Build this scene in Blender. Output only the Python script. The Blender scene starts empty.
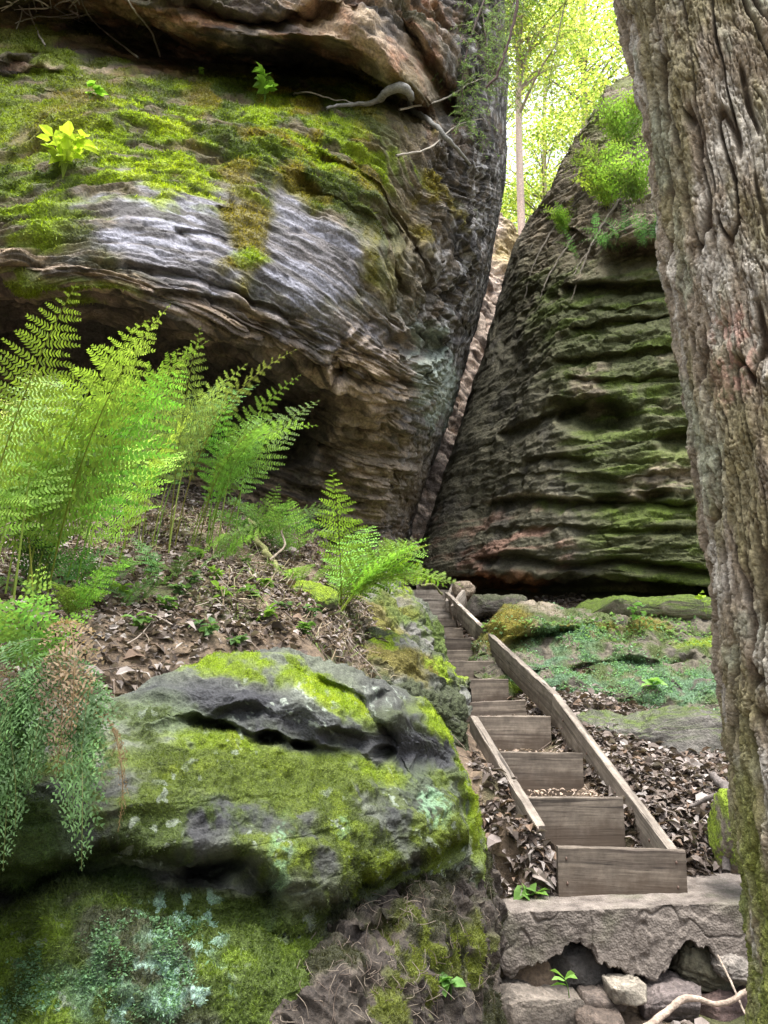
import bpy, math, random
import numpy as np
from mathutils import Vector, Matrix
R = math.radians
rng = np.random.default_rng(7)
random.seed(7)
SC = bpy.context.scene
COL = SC.collection
# ---------------------------------------------------------------- camera model
F = 773.0
PITCH = R(12.0)
EYE = np.array([0.0, 0.0, 1.6])
cp, sp = math.cos(PITCH), math.sin(PITCH)

def U(px, py, Y):
    """point of the place seen in direction (px,py), at distance Y ahead"""
    px = np.asarray(px, float); py = np.asarray(py, float); Y = np.asarray(Y, float)
    u = (px - 384.0) / F; v = (512.0 - py) / F
    dy = cp - v * sp; dz = sp + v * cp
    t = Y / dy
    return np.stack([u * t, Y + 0 * t, dz * t + 1.6], -1)

def PJ(P):
    x, y, z = P[..., 0], P[..., 1], P[..., 2] - 1.6
    d = y * cp + z * sp
    v = (-y * sp + z * cp) / d
    return 384 + F * x / d, 512 - F * v

# ---------------------------------------------------------------- noise
_g = np.array([(1,1,0),(-1,1,0),(1,-1,0),(-1,-1,0),(1,0,1),(-1,0,1),(1,0,-1),(-1,0,-1),
               (0,1,1),(0,-1,1),(0,1,-1),(0,-1,-1),(1,1,0),(-1,1,0),(0,-1,1),(0,-1,-1)], np.float32)
_pr = np.random.default_rng(3).permutation(1024).astype(np.int32)
_perm = np.concatenate([_pr, _pr, _pr])

from concurrent.futures import ThreadPoolExecutor
_ex = ThreadPoolExecutor(4)
def pn(P):
    P = np.asarray(P, np.float32).reshape(-1, 3)
    if len(P) < 40000: return _pn(P)
    ch = [P[i:i + 32768] for i in range(0, len(P), 32768)]
    return np.concatenate(list(_ex.map(_pn, ch)))

def _pn(P):
    fl = np.floor(P); f = P - fl
    i = fl.astype(np.int32) & 1023
    w = f * f * f * (f * (f * 6 - 15) + 10)
    out = np.zeros(len(P), np.float32)
    i1 = (i + 1) & 1023
    for dx in (0, 1):
        ax = _perm[(i1 if dx else i)[:, 0]]
        wx = w[:, 0] if dx else 1 - w[:, 0]
        fx = f[:, 0] - dx
        for dy in (0, 1):
            ay = _perm[ax + (i1 if dy else i)[:, 1]]
            wxy = wx * (w[:, 1] if dy else 1 - w[:, 1])
            fy = f[:, 1] - dy
            for dz in (0, 1):
                h = _perm[ay + (i1 if dz else i)[:, 2]] & 15
                g = _g[h]
                out += wxy * (w[:, 2] if dz else 1 - w[:, 2]) * (g[:, 0] * fx + g[:, 1] * fy + g[:, 2] * (f[:, 2] - dz))
    return out

def fbm(P, s=1.0, o=4, seed=0, gain=.5, lac=2.03):
    shp = P.shape[:-1]
    s = np.asarray(s, float) * np.ones(3)
    Q = np.asarray(P, np.float64).reshape(-1, 3) * s + (17.3 * seed + 5.1, 9.7 * seed + 2.2, 4.1 * seed + 7.7)
    a = 1.0; r = 0; tot = 0
    for k in range(o):
        r = r + a * pn(Q); tot += a
        Q = Q * lac + 13.7; a *= gain
    return (r / tot * 1.5).reshape(shp)

def ridged(P, s=1.0, o=3, seed=0, gain=.5):
    shp = P.shape[:-1]
    s = np.asarray(s, float) * np.ones(3)
    Q = np.asarray(P, np.float64).reshape(-1, 3) * s + (7.3 * seed + 1.1, 19.7 * seed + 2.2, 14.1 * seed + 7.7)
    a = 1.0; r = 0; tot = 0
    for k in range(o):
        r = r + a * (1 - 2.2 * np.abs(pn(Q))); tot += a
        Q = Q * 2.07 + 13.7; a *= gain
    return (r / tot).reshape(shp)

def ss(a, b, x):
    t = np.clip((x - a) / (b - a), 0, 1)
    return t * t * (3 - 2 * t)

# ---------------------------------------------------------------- spline surface
def cr_matrix(n, m, w=None):
    """m x n Catmull-Rom basis; w = optional weights of spans"""
    if w is None: w = np.ones(n - 1)
    c = np.concatenate([[0], np.cumsum(w)]); t = np.linspace(0, c[-1], m)
    B = np.zeros((m, n))
    for r_, tt in enumerate(t):
        k = min(np.searchsorted(c, tt, side='right') - 1, n - 2)
        u = (tt - c[k]) / (c[k + 1] - c[k])
        a = [-.5*u+u*u-.5*u**3, 1-2.5*u*u+1.5*u**3, .5*u+2*u*u-1.5*u**3, -.5*u*u+.5*u**3]
        for j, aj in enumerate(a):
            B[r_, min(max(k - 1 + j, 0), n - 1)] += aj
    return B

def grid_normals(P):
    du = np.gradient(P, axis=1); dv = np.gradient(P, axis=0)
    n = np.cross(du, dv)
    l = np.linalg.norm(n, axis=-1, keepdims=True); l[l < 1e-12] = 1
    return n / l

def mesh_obj(name, V, Fc, mat=None, parent=None, attrs=None, smooth=True, colors=None):
    me = bpy.data.meshes.new(name)
    V = np.asarray(V, np.float32)
    if isinstance(Fc, np.ndarray):
        n, k = Fc.shape
        me.vertices.add(len(V)); me.vertices.foreach_set('co', V.ravel())
        me.loops.add(n * k); me.loops.foreach_set('vertex_index', Fc.astype(np.int32).ravel())
        me.polygons.add(n); me.polygons.foreach_set('loop_start', np.arange(0, n * k, k, dtype=np.int32))
        me.update(calc_edges=True)
        me.validate()
    else:
        me.from_pydata([tuple(v) for v in V], [], [tuple(f) for f in Fc]); me.update()
    me.polygons.foreach_set('use_smooth', np.full(len(me.polygons), smooth))
    if colors is not None:
        c = np.asarray(colors, np.float32)
        if c.shape[1] == 3: c = np.concatenate([c, np.ones((len(c), 1), np.float32)], 1)
        at = me.attributes.new('Cd', 'FLOAT_COLOR', 'POINT'); at.data.foreach_set('color', c.ravel())
    for k_, a in (attrs or {}).items():
        at = me.attributes.new(k_, 'FLOAT', 'POINT'); at.data.foreach_set('value', np.asarray(a, np.float32).ravel())
    if mat: me.materials.append(mat)
    o = bpy.data.objects.new(name, me); COL.objects.link(o)
    if parent: o.parent = parent
    return o

def empty(name, loc=(0, 0, 0)):
    o = bpy.data.objects.new(name, None); COL.objects.link(o); o.location = tuple(float(a) for a in loc)
    o.empty_display_size = .1
    return o

def tag(o, label=None, cat=None, group=None, kind=None):
    if label: o['label'] = label
    if cat: o['category'] = cat
    if group: o['group'] = group
    if kind: o['kind'] = kind
    return o

def quads(nv, nu, off=0):
    i = np.arange(nv - 1)[:, None] * nu + np.arange(nu - 1)[None, :]
    return np.stack([i, i + 1, i + nu + 1, i + nu], -1).reshape(-1, 4) + off

def segdist(X, Y, pts):
    """distance to polyline, and signed side (positive = above the line on screen)"""
    best = np.full(X.shape, 1e9); side = np.zeros(X.shape)
    for (x0, y0), (x1, y1) in zip(pts[:-1], pts[1:]):
        dx, dy = x1 - x0, y1 - y0; L = dx * dx + dy * dy
        t = np.clip(((X - x0) * dx + (Y - y0) * dy) / L, 0, 1)
        ex, ey = X - x0 - t * dx, Y - y0 - t * dy
        d = np.hypot(ex, ey)
        m = d < best
        s = -(dx * (Y - y0) - dy * (X - x0)) * (1 if dx >= 0 else -1)
        best = np.where(m, d, best); side = np.where(m, np.sign(s), side)
    return best, side

class Rock:
    """a body of stone whose weathered face is sculpted from a spline net and closed behind"""
    def __init__(s, rows, nu, nv, cw=None, rw=None, direct=None):
        if direct is not None:
            s.P = direct
        else:
            A = np.array(rows, float)
            C = U(A[..., 0], A[..., 1], A[..., 2])
            B1 = cr_matrix(C.shape[0], nv, rw); B2 = cr_matrix(C.shape[1], nu, cw)
            s.P = np.einsum('ij,jkc,lk->ilc', B1, C, B2)
        s.refresh()
        s.X, s.Y = PJ(s.P)
        s.Q = s.P.copy()
        s.col = np.ones(s.P.shape) * .2
        s.moss = np.zeros(s.P.shape[:2]); s.rough = np.full(s.P.shape[:2], .85)
    def refresh(s):
        n = grid_normals(s.P)
        v = EYE - s.P
        if (n * v).sum() < 0: n = -n
        s.N = n
    def push(s, h, smooth_normals=True):
        s.P = s.P + s.N * h[..., None]
    def pull(s, h):
        """move along view direction (towards the eye for positive h)"""
        v = EYE - s.Q; v /= np.linalg.norm(v, axis=-1, keepdims=True)
        s.P = s.P + v * h[..., None]
    def dent(s, px, py, rx, ry, ang=0, warp=.25, sd=1, soft=.5, wf=2.0):
        c, t = math.cos(R(ang)), math.sin(R(ang))
        X = s.X - px; Y = s.Y - py
        a = (X * c + Y * t) / rx; b = (-X * t + Y * c) / ry
        d = np.hypot(a, b)
        m = d < 3
        if warp and m.any():
            w = np.zeros(d.shape); w[m] = fbm(s.Q[m], wf, 3, sd); d = d + warp * w * 1.6
        return ss(1 + soft, 1 - soft, d)
    def crease(s, pts, wu, wd, warp=5, sd=1):
        """0..1 mask: sharp above (wu px), soft below (wd px)"""
        X = s.X; Y = s.Y
        xs = [p[0] for p in pts]; ys = [p[1] for p in pts]
        mg = 3 * (wu + wd) + 10
        m = (X > min(xs) - mg) & (X < max(xs) + mg) & (Y > min(ys) - mg) & (Y < max(ys) + mg)
        out = np.zeros(X.shape)
        if not m.any(): return out
        Qm = s.Q[m]
        Yw = Y[m] + warp * fbm(Qm, 2.2, 3, sd)
        d, sd_ = segdist(X[m], Yw, pts)
        out[m] = np.where(sd_ > 0, np.exp(-(d / wu) ** 2), np.exp(-(d / wd) ** 1.6))
        # taper the ends
        for e in (pts[0], pts[-1]):
            de = np.hypot(X[m] - e[0], Y[m] - e[1]); out[m] *= ss(0, (wu + wd) * 1.2, de) * .9 + .1
        return out
    def paint(s, c, m):
        c = np.asarray(c, float)
        s.col = s.col * (1 - m[..., None]) + c * m[..., None]
    def paint_moss(s, c, m):
        s.paint(c, m); s.moss = np.maximum(s.moss, m)
    def build(s, name, mat, back=(0, 3, -.2), parent=None, scale=None):
        nv, nu = s.P.shape[:2]
        V = s.P.reshape(-1, 3); Fq = quads(nv, nu)
        idx = np.arange(nv * nu).reshape(nv, nu)
        ring = np.concatenate([idx[0, :-1], idx[:-1, -1], idx[-1, :0:-1], idx[:0:-1, 0]])
        cen = V[ring].mean(0)
        b = np.asarray(back, float)
        V2 = (V[ring] - cen) * .8 + cen + b
        n0 = len(V); m = len(ring)
        r = np.arange(m); r1 = (r + 1) % m
        F2 = np.stack([ring[r], n0 + r, n0 + r1, ring[r1]], -1)
        c_i = n0 + m
        F3 = np.stack([n0 + r, np.full(m, c_i), np.full(m, c_i), n0 + r1], -1)
        V = np.concatenate([V, V2, [V2.mean(0)]])
        tri = np.stack([n0 + r, np.full(m, c_i), n0 + r1], -1)
        Fa = np.concatenate([Fq, F2])
        cf = s.col.reshape(-1, 3); rf = s.rough.reshape(-1); mf = s.moss.reshape(-1)
        cols = np.concatenate([np.concatenate([cf, rf[:, None]], 1),
                               np.concatenate([cf[ring], rf[ring][:, None]], 1), [[.1, .09, .07, .9]]])
        mos = np.concatenate([mf, mf[ring], [0]])
        # single mesh with quads + fan
        me = bpy.data.meshes.new(name)
        V = V.astype(np.float32)
        loops = np.concatenate([Fa.ravel(), tri.ravel()]).astype(np.int32)
        st = np.concatenate([np.arange(len(Fa)) * 4, len(Fa) * 4 + np.arange(len(tri)) * 3]).astype(np.int32)
        me.vertices.add(len(V)); me.vertices.foreach_set('co', V.ravel())
        me.loops.add(len(loops)); me.loops.foreach_set('vertex_index', loops)
        me.polygons.add(len(st)); me.polygons.foreach_set('loop_start', st)
        me.update(calc_edges=True)
        me.polygons.foreach_set('use_smooth', np.ones(len(st), bool))
        at = me.attributes.new('Cd', 'FLOAT_COLOR', 'POINT'); at.data.foreach_set('color', cols.astype(np.float32).ravel())
        at = me.attributes.new('moss', 'FLOAT', 'POINT'); at.data.foreach_set('value', mos.astype(np.float32))
        me.materials.append(mat)
        o = bpy.data.objects.new(name, me); COL.objects.link(o)
        if parent: o.parent = parent
        return o

def layers(S, P, f, amp, sd=0, lat=.5, sharp=.5, keep=0.0):
    """bedding ledges: S height across the beds, f beds per metre"""
    k = S * f + .8 * fbm(P, .5, 2, sd + 5) + .25 * fbm(P, 2.5, 2, sd + 6)
    i = np.floor(k); fr = k - i
    q = np.stack([P[..., 0] * lat, P[..., 1] * lat, i * 7.31 + sd], -1)
    a = np.clip(.45 + 1.3 * fbm(q, 1.0, 2, sd) , keep, 1.3)
    prof = fr ** sharp * (1 - fr ** 7) * 1.1
    return amp * a * (prof - .6)

class RBF:
    def __init__(s, pts, val, kern='r', reg=0.0):
        s.p = np.asarray(pts, float); s.k = kern
        n, d = s.p.shape
        A = s.phi(np.linalg.norm(s.p[:, None] - s.p[None], axis=-1)) + reg * np.eye(n)
        Pm = np.concatenate([np.ones((n, 1)), s.p], 1)
        M = np.block([[A, Pm], [Pm.T, np.zeros((d + 1, d + 1))]])
        s.w = np.linalg.solve(M, np.concatenate([val, np.zeros(d + 1)]))
    def phi(s, r):
        return -r if s.k == 'r' else r * r * np.log(r + 1e-9)
    def __call__(s, X, Y):
        shp = np.shape(X); q = np.stack([np.ravel(X), np.ravel(Y)], -1)
        out = np.full(len(q), s.w[len(s.p)]) + q @ s.w[len(s.p) + 1:]
        for j, c in enumerate(s.p):
            out += s.w[j] * s.phi(np.hypot(q[:, 0] - c[0], q[:, 1] - c[1]))
        return out.reshape(shp)

# ---------------------------------------------------------------- materials
def nt(name):
    m = bpy.data.materials.new(name); m.use_nodes = True
    t = m.node_tree; t.nodes.clear()
    out = t.nodes.new('ShaderNodeOutputMaterial')
    return m, t, out

def N(t, typ, **kw):
    n = t.nodes.new(typ)
    for k, v in kw.items():
        if k in n.inputs: n.inputs[k].default_value = v
        else: setattr(n, k, v)
    return n

def math_n(t, op, a, b=None, clamp=False):
    n = t.nodes.new('ShaderNodeMath'); n.operation = op; n.use_clamp = clamp
    for i, x in enumerate((a, b)):
        if x is None: continue
        if isinstance(x, (int, float)): n.inputs[i].default_value = x
        else: t.links.new(x, n.inputs[i])
    return n.outputs[0]

def remap(t, x, a, b, c, d):
    n = t.nodes.new('ShaderNodeMapRange'); n.clamp = True
    for i, v in enumerate((a, b, c, d)): n.inputs[i + 1].default_value = v
    t.links.new(x, n.inputs[0]); return n.outputs[0]

def mixc(t, f, a, b, mode='MIX'):
    n = t.nodes.new('ShaderNodeMix'); n.data_type = 'RGBA'; n.blend_type = mode
    for i, x in ((0, f), (6, a), (7, b)):
        if isinstance(x, (int, float)): n.inputs[i].default_value = x
        elif isinstance(x, tuple): n.inputs[i].default_value = (*x, 1)[:4]
        else: t.links.new(x, n.inputs[i])
    return n.outputs[2]

def rock_material(name, fine=60.0, bump=.012, mbump=.02, speck=.5):
    m, t, out = nt(name)
    L = t.links.new
    geo = N(t, 'ShaderNodeNewGeometry')
    at = N(t, 'ShaderNodeAttribute', attribute_name='Cd')
    am = N(t, 'ShaderNodeAttribute', attribute_name='moss')
    n1 = N(t, 'ShaderNodeTexNoise', Scale=fine, Detail=6.0, Roughness=.65); L(geo.outputs['Position'], n1.inputs['Vector'])
    n2 = N(t, 'ShaderNodeTexNoise', Scale=fine * .22, Detail=5.0, Roughness=.6); L(geo.outputs['Position'], n2.inputs['Vector'])
    vo = N(t, 'ShaderNodeTexVoronoi', Scale=fine * 1.3); L(geo.outputs['Position'], vo.inputs['Vector'])
    nb = N(t, 'ShaderNodeTexNoise', Scale=fine * 2.6, Detail=3.0, Roughness=.7); L(geo.outputs['Position'], nb.inputs['Vector'])
    g1 = remap(t, n1.outputs[0], .3, .7, 1 - speck, 1 + speck)
    g2 = remap(t, n2.outputs[0], .3, .7, .72, 1.28)
    g = math_n(t, 'MULTIPLY', g1, g2)
    c = mixc(t, 1.0, at.outputs['Color'], g, 'MULTIPLY')
    # moss: per-cushion variation of tone
    mg = remap(t, vo.outputs['Color'], 0, 1, .55, 1.45)
    mg2 = remap(t, nb.outputs[0], .3, .7, .45, 1.6)
    mossc = mixc(t, 1.0, mixc(t, 1.0, at.outputs['Color'], mg, 'MULTIPLY'), mg2, 'MULTIPLY')
    base = mixc(t, am.outputs['Fac'], c, mossc)
    p = N(t, 'ShaderNodeBsdfPrincipled'); L(base, p.inputs['Base Color'])
    p.inputs['Specular IOR Level'].default_value = .35
    rr = math_n(t, 'ADD', at.outputs['Alpha'], remap(t, n1.outputs[0], .3, .7, -.12, .12)); L(rr, p.inputs['Roughness'])
    hgt = math_n(t, 'ADD', math_n(t, 'MULTIPLY', n1.outputs[0], 1.0), math_n(t, 'MULTIPLY', n2.outputs[0], 2.0))
    b1 = N(t, 'ShaderNodeBump', Strength=.8, Distance=bump); L(hgt, b1.inputs['Height'])
    mh = math_n(t, 'MULTIPLY', am.outputs['Fac'], math_n(t, 'ADD', nb.outputs[0], math_n(t, 'MULTIPLY', vo.outputs['Distance'], -.6)))
    b2 = N(t, 'ShaderNodeBump', Strength=.9, Distance=mbump); L(mh, b2.inputs['Height']); L(b1.outputs[0], b2.inputs['Normal'])
    L(b2.outputs[0], p.inputs['Normal'])
    L(p.outputs[0], out.inputs[0])
    return m

M_ROCK_FAR = rock_material('weathered_sandstone', 26, .05, .04, .5)
M_ROCK_MID = rock_material('mossy_sandstone', 40, .02, .03, .45)
M_ROCK_NEAR = rock_material('mossy_boulder_stone', 95, .012, .014, .6)

def leaf_material(name, trans=.5, rough=.55, var=True):
    m, t, out = nt(name); L = t.links.new
    at = N(t, 'ShaderNodeAttribute', attribute_name='Cd')
    p = N(t, 'ShaderNodeBsdfPrincipled', Roughness=rough); L(at.outputs['Color'], p.inputs['Base Color'])
    p.inputs['Specular IOR Level'].default_value = .3
    tr = N(t, 'ShaderNodeBsdfTranslucent'); L(mixc(t, 1.0, at.outputs['Color'], (1.25, 1.25, .75), 'MULTIPLY'), tr.inputs['Color'])
    mx = N(t, 'ShaderNodeMixShader', Fac=trans); L(p.outputs[0], mx.inputs[1]); L(tr.outputs[0], mx.inputs[2])
    L(mx.outputs[0], out.inputs[0]); return m
M_LEAF = leaf_material('green_leaf')
M_CROWN = leaf_material('sunlit_canopy_leaf', .6)
M_DRY = leaf_material('dry_leaf', .12, .7)

def plain(name, c, rough=.8, scale=30, var=.3, bump=.004, stretch=None):
    m, t, out = nt(name); L = t.links.new
    tc = N(t, 'ShaderNodeTexCoord'); mp = N(t, 'ShaderNodeMapping')
    L(tc.outputs['Object'], mp.inputs[0])
    if stretch: mp.inputs['Scale'].default_value = stretch
    n1 = N(t, 'ShaderNodeTexNoise', Scale=scale, Detail=6.0, Roughness=.6); L(mp.outputs[0], n1.inputs['Vector'])
    c1 = tuple(x * (1 - var) for x in c); c2 = tuple(x * (1 + var) for x in c)
    p = N(t, 'ShaderNodeBsdfPrincipled', Roughness=rough)
    L(mixc(t, remap(t, n1.outputs[0], .3, .7, 0, 1), c1, c2), p.inputs['Base Color'])
    b = N(t, 'ShaderNodeBump', Strength=.7, Distance=bump); L(n1.outputs[0], b.inputs['Height']); L(b.outputs[0], p.inputs['Normal'])
    L(p.outputs[0], out.inputs[0]); return m
# ================================================================ colours (albedo)
TAN = (.34, .26, .18); BROWN = (.15, .105, .07); DARK = (.045, .04, .037); BLACK = (.018, .017, .018)
LAV = (.20, .20, .24); GREY = (.20, .195, .19); RUST = (.23, .085, .035); PINK = (.66, .53, .44)
MOSS = (.22, .31, .015); MOSSD = (.07, .11, .012); MOSSO = (.19, .16, .02); MOSSY = (.32, .40, .02)
LICH = (.36, .50, .40); OLIVE = (.10, .11, .035)

def cracks(r, sc, w=.06, sd=0):
    q = fbm(r.Q, sc, 3, sd)
    return ss(w, 0, np.abs(q))

# ================================================================ sandstone cliff (left)
rows = [
 [(-160,-170,8.4),(0,-170,9),(120,-160,9.6),(240,-160,10),(350,-160,10.6),(435,-160,11.2),(500,-160,12.6),(503,-160,17)],
 [(-160,-20,8.2),(0,-24,8.9),(110,-8,9.4),(240,30,9.4),(345,40,9.5),(425,70,10.3),(500,20,12.6),(503,20,17)],
 [(-160,10,9.2),(0,8,9.9),(110,24,11.2),(240,62,11.6),(345,74,11.8),(430,108,11.3),(504,70,12.6),(506,70,17)],
 [(-160,60,8.3),(0,66,8.9),(110,60,9.8),(240,95,9.7),(345,100,9.9),(440,140,10.6),(502,120,12.6),(505,120,17)],
 [(-160,140,7.3),(0,140,7.8),(120,140,8.5),(240,165,8.8),(350,180,9.4),(440,205,10.7),(501,170,12.6),(505,170,17)],
 [(-160,225,6.7),(0,225,7.1),(120,235,7.6),(240,250,8.2),(350,265,9.1),(438,275,10.7),(490,240,12.8),(495,240,17)],
 [(-160,275,6.8),(0,278,7.1),(120,298,7.6),(240,335,8.3),(340,355,9.3),(425,360,10.9),(469,330,13.2),(475,330,17.5)],
 [(-160,300,8.4),(0,312,8.9),(120,340,9.5),(240,385,10.2),(335,425,10.8),(410,450,11.8),(436,440,13.8),(442,440,17.5)],
 [(-160,380,9.4),(0,400,10),(120,440,10.6),(240,470,11.2),(325,500,11.6),(390,525,12.4),(408,520,14.8),(415,520,18)],
 [(-160,640,9.8),(0,640,10.4),(120,640,11),(240,640,11.4),(320,640,12),(370,640,13),(382,620,15.5),(391,620,18)],
]
r = Rock(rows, 760, 860, cw=[1.6,1.2,1.2,1.1,.9,1.0,.35], rw=[1.5,.6,.5,.9,.9,.9,1.0,.8,1.2])
Q = r.Q
lines = [(0.6,[(-100,-120),(150,-100),(300,-60),(420,20),(470,120)]),
 (0,[(-100,-30),(60,-20),(150,-5),(300,20),(420,90),(460,180)]),
 (-1,[(-100,90),(0,95),(80,85),(150,95),(300,112),(400,145),(450,215),(478,270)]),
 (-1.6,[(-100,150),(0,165),(100,130),(200,150),(300,180),(380,215),(432,285)]),
 (-2.2,[(-100,205),(80,200),(170,190),(260,222),(340,262),(400,320),(440,380)]),
 (-2.9,[(-100,260),(60,262),(160,280),(250,318),(320,358),(380,378),(435,388)]),
 (-3.6,[(-100,320),(80,318),(200,360),(290,412),(340,440),(400,452),(440,455)]),
 (-5,[(-100,460),(100,480),(250,520),(330,535),(420,545)])]
pp = []; vv = []
for lv, pl in lines:
    for p_ in pl: pp.append(p_); vv.append(lv)
sb = RBF(pp, np.array(vv), 'r', 0.02)
S = sb(np.clip(r.X, -200, 520), np.clip(r.Y, -200, 660))
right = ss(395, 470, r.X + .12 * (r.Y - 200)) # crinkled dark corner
under = ss(300, 380, r.Y - .28 * (r.X - 120))
cap = ss(100, 60, r.Y - .10 * r.X - 20)
shelf = ss(60, 90, r.Y) * ss(260, 200, r.Y - .2 * r.X)
W3 = np.stack([Q[..., 0] * .55, Q[..., 1] * .35, S * 1.0], -1)
slab = r.dent(195, 242, 128, 50, 14, .35, 32, .3); slab = np.maximum(slab, r.dent(290, 245, 90, 48, 24, .4, 33, .35))
slab = np.maximum(slab, .5 * r.dent(330, 300, 60, 46, 35, .5, 34, .5))
big = fbm(Q, .45, 3, 1)
h = .22 * big
h += layers(S, Q, 1.7, .24, 2, .3) * (1 - .6 * shelf) * (1 - .7 * right)
h += layers(S, Q, 12, .035, 33, .9, .6) * (1 - .3 * shelf)
h -= .05 * ss(.55, .85, ridged(W3 + .2 * fbm(Q, 1.2, 2, 15)[..., None] * [0, 0, 1], (1.1, 1.1, 3.6), 3, 14)) * (1 - .6 * shelf)
h -= .05 * ss(.28, .42, fbm(W3, (4, 4, 7), 2, 16))
h += layers(S, Q, 5.2, .085, 3, .5) * (1 - .45 * shelf)* (1 - .5 * right)
fs = fbm(W3, (1, 1, 7), 4, 4)
h += .15 * fs * (1 - .35 * shelf)
h += .05 * fbm(W3, (3, 3, 30), 3, 6)
edge = ss(470, 500, r.X + .28 * np.clip(r.Y - 230, 0, 400))
h += .05 * fbm(Q, 3.0, 4, 8) * (1 + .3 * right)
cr_ = ridged(Q + .25 * fbm(Q, 1.5, 2, 9)[..., None], (2.2, 2.2, 1.3), 3, 10)
h -= .15 * right * ss(.55, .9, cr_)
h += .08 * right * fbm(Q, (5, 5, 2.0), 3, 12)
# wind-hollowed honeycomb under the bulge
hc = ridged(Q, (2.4, 2.4, 3.4), 2, 13)
h += .09 * under * ss(.3, .8, hc) * ss(330, 260, r.X) - .03 * under
h += cap * (.10 * fbm(W3, (2, 2, 9), 3, 70) - .10 * ss(.4, .75, ridged(Q, (1.6, 1.6, 3.2), 3, 71)))
h *= (1 - .75 * edge) * (1 - .5 * slab)
h *= 1 - .6 * ss(115, 85, r.Y - .08 * r.X) * ss(-20, 10, r.Y - .08 * r.X)
r.push(h)
def rec(m, d): r.pull(-m * d * 1.35)
def bul(m, d): r.pull(m * d)
# hollows beneath the overhanging cap
rec(r.crease([(60,12),(110,40),(150,52),(185,62),(230,72),(300,92),(345,104)], 9, 16, 4, 2), .9)
rec(r.dent(315, 70, 50, 26, 12), 1.0)
rec(r.dent(190, 52, 60, 9, 8), .45)
rec(r.crease([(180,6),(230,14),(250,20),(300,14),(345,8)], 5, 9, 4, 3), .5)
rec(r.crease([(395,12),(415,45),(440,85),(462,130)], 7, 10, 4, 4), .5)
bul(r.crease([(345,8),(372,40),(405,75),(435,110),(452,160)], 9, 9, 3, 5), .25)
# bowl with flowing bands, upper left
rec(r.dent(18, 88, 46, 30, -12, .2), .55)
bul(r.crease([(-40,140),(20,134),(66,112),(88,84)], 7, 12, 2, 6), .18)
rec(r.crease([(-40,74),(10,78),(30,84)], 5, 16, 2, 6), .3)
# lower lip of the ledge at the left
rec(r.crease([(-100,282),(0,284),(60,292),(110,300),(160,322),(210,344),(262,372)], 4, 22, 4, 7), .55)
rec(r.crease([(150,290),(220,300),(290,330),(340,350)], 3, 8, 4, 8), .14)
rec(r.crease([(120,262),(190,272),(250,296),(300,320)], 2.5, 7, 5, 8), .10)
rec(r.crease([(290,180),(340,205),(385,240),(420,300)], 3, 9, 5, 9), .14)
rec(r.crease([(310,150),(380,185),(425,245),(445,310)], 3, 9, 5, 10), .14)
rec(r.dent(388, 232, 17, 13, 40), .35)
rec(r.dent(424, 345, 20, 11, 5), .55)
rec(r.dent(462, 332, 8, 9, 0), .4)
bul(r.dent(410, 285, 34, 52, -20, .3), .18)
bul(r.dent(385, 425, 72, 78, 15, .25, 17, .3), .45)
rec(r.crease([(330,372),(365,384),(400,380),(430,392)], 3, 9, 4, 18), .18)
rec(r.crease([(345,440),(385,432),(425,440)], 3, 10, 4, 18), .16)
rec(r.crease([(320,480),(360,470),(400,480)], 3, 10, 4, 19), .16)
rec(r.dent(300, 425, 30, 34, 15), .5)
rec(r.dent(240, 425, 60, 30, 15), .45)
rec(r.crease([(262,372),(300,392),(345,400),(372,410)], 3, 16, 4, 11), .35)
rec(r.crease([(300,455),(345,440),(395,452),(430,440)], 4, 20, 4, 12), .35)
bul(r.crease([(300,395),(318,440),(312,480)], 8, 8, 3, 12), .25)
rec(r.crease([(170,232),(210,236),(232,245)], 3, 6, 3, 12), .08)
rec(r.dent(226, 212, 9, 4, 10), .12)
# colour
r.paint(TAN, np.ones(r.X.shape))
v1 = fbm(W3, (1.2, 1.2, 5), 4, 20); v2 = fbm(Q, 1.1, 4, 21); v3 = fbm(W3, (2, 2, 16), 3, 22)
r.paint(BROWN, ss(-.1, .45, v1 + .5 * v2) * .85)
r.paint(GREY, ss(0, .5, v2) * .6)
r.paint(DARK, ss(.0, .32, v3 + .25 * v2 - .1) * .75)
r.paint((.05,.04,.035), ss(.16, .26, np.abs(fbm(W3 + .1 * fbm(Q, 2, 2, 23)[..., None] * [0, 0, 1], (.8, .8, 9), 3, 27))) * (1 - cap) * .75)
r.paint((.36,.28,.22), ss(.12, .3, fbm(W3, (1.5, 1.5, 12), 3, 28)) * ss(230, 300, r.Y) * .5)
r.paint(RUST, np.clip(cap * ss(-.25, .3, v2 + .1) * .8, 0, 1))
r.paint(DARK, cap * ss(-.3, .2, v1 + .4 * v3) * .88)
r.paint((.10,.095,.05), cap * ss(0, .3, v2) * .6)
r.paint(TAN, r.dent(400, 90, 40, 60, 45, .5) * .7 * ss(-.2, .2, v1))
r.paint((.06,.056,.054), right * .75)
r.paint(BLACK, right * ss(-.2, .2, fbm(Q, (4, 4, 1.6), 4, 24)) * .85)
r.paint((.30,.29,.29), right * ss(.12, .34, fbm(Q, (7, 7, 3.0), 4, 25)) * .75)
r.paint(DARK, r.dent(60, 340, 130, 46, 8, .3) * .9)  # undercut below the left lip: its shade is painted into the stone colour
r.paint(BLACK, r.dent(300, 78, 80, 28, 14, .4) * .8)  # shade of the hollow beneath the cap, painted as near-black stone
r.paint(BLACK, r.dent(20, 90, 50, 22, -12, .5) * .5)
r.paint(DARK, r.dent(255, 415, 95, 60, 25, .3) * .9)  # cave darkness under the overhang painted on, here and in the next line
r.paint(BLACK, r.dent(215, 395, 60, 36, 25, .4) * .4)
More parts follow.
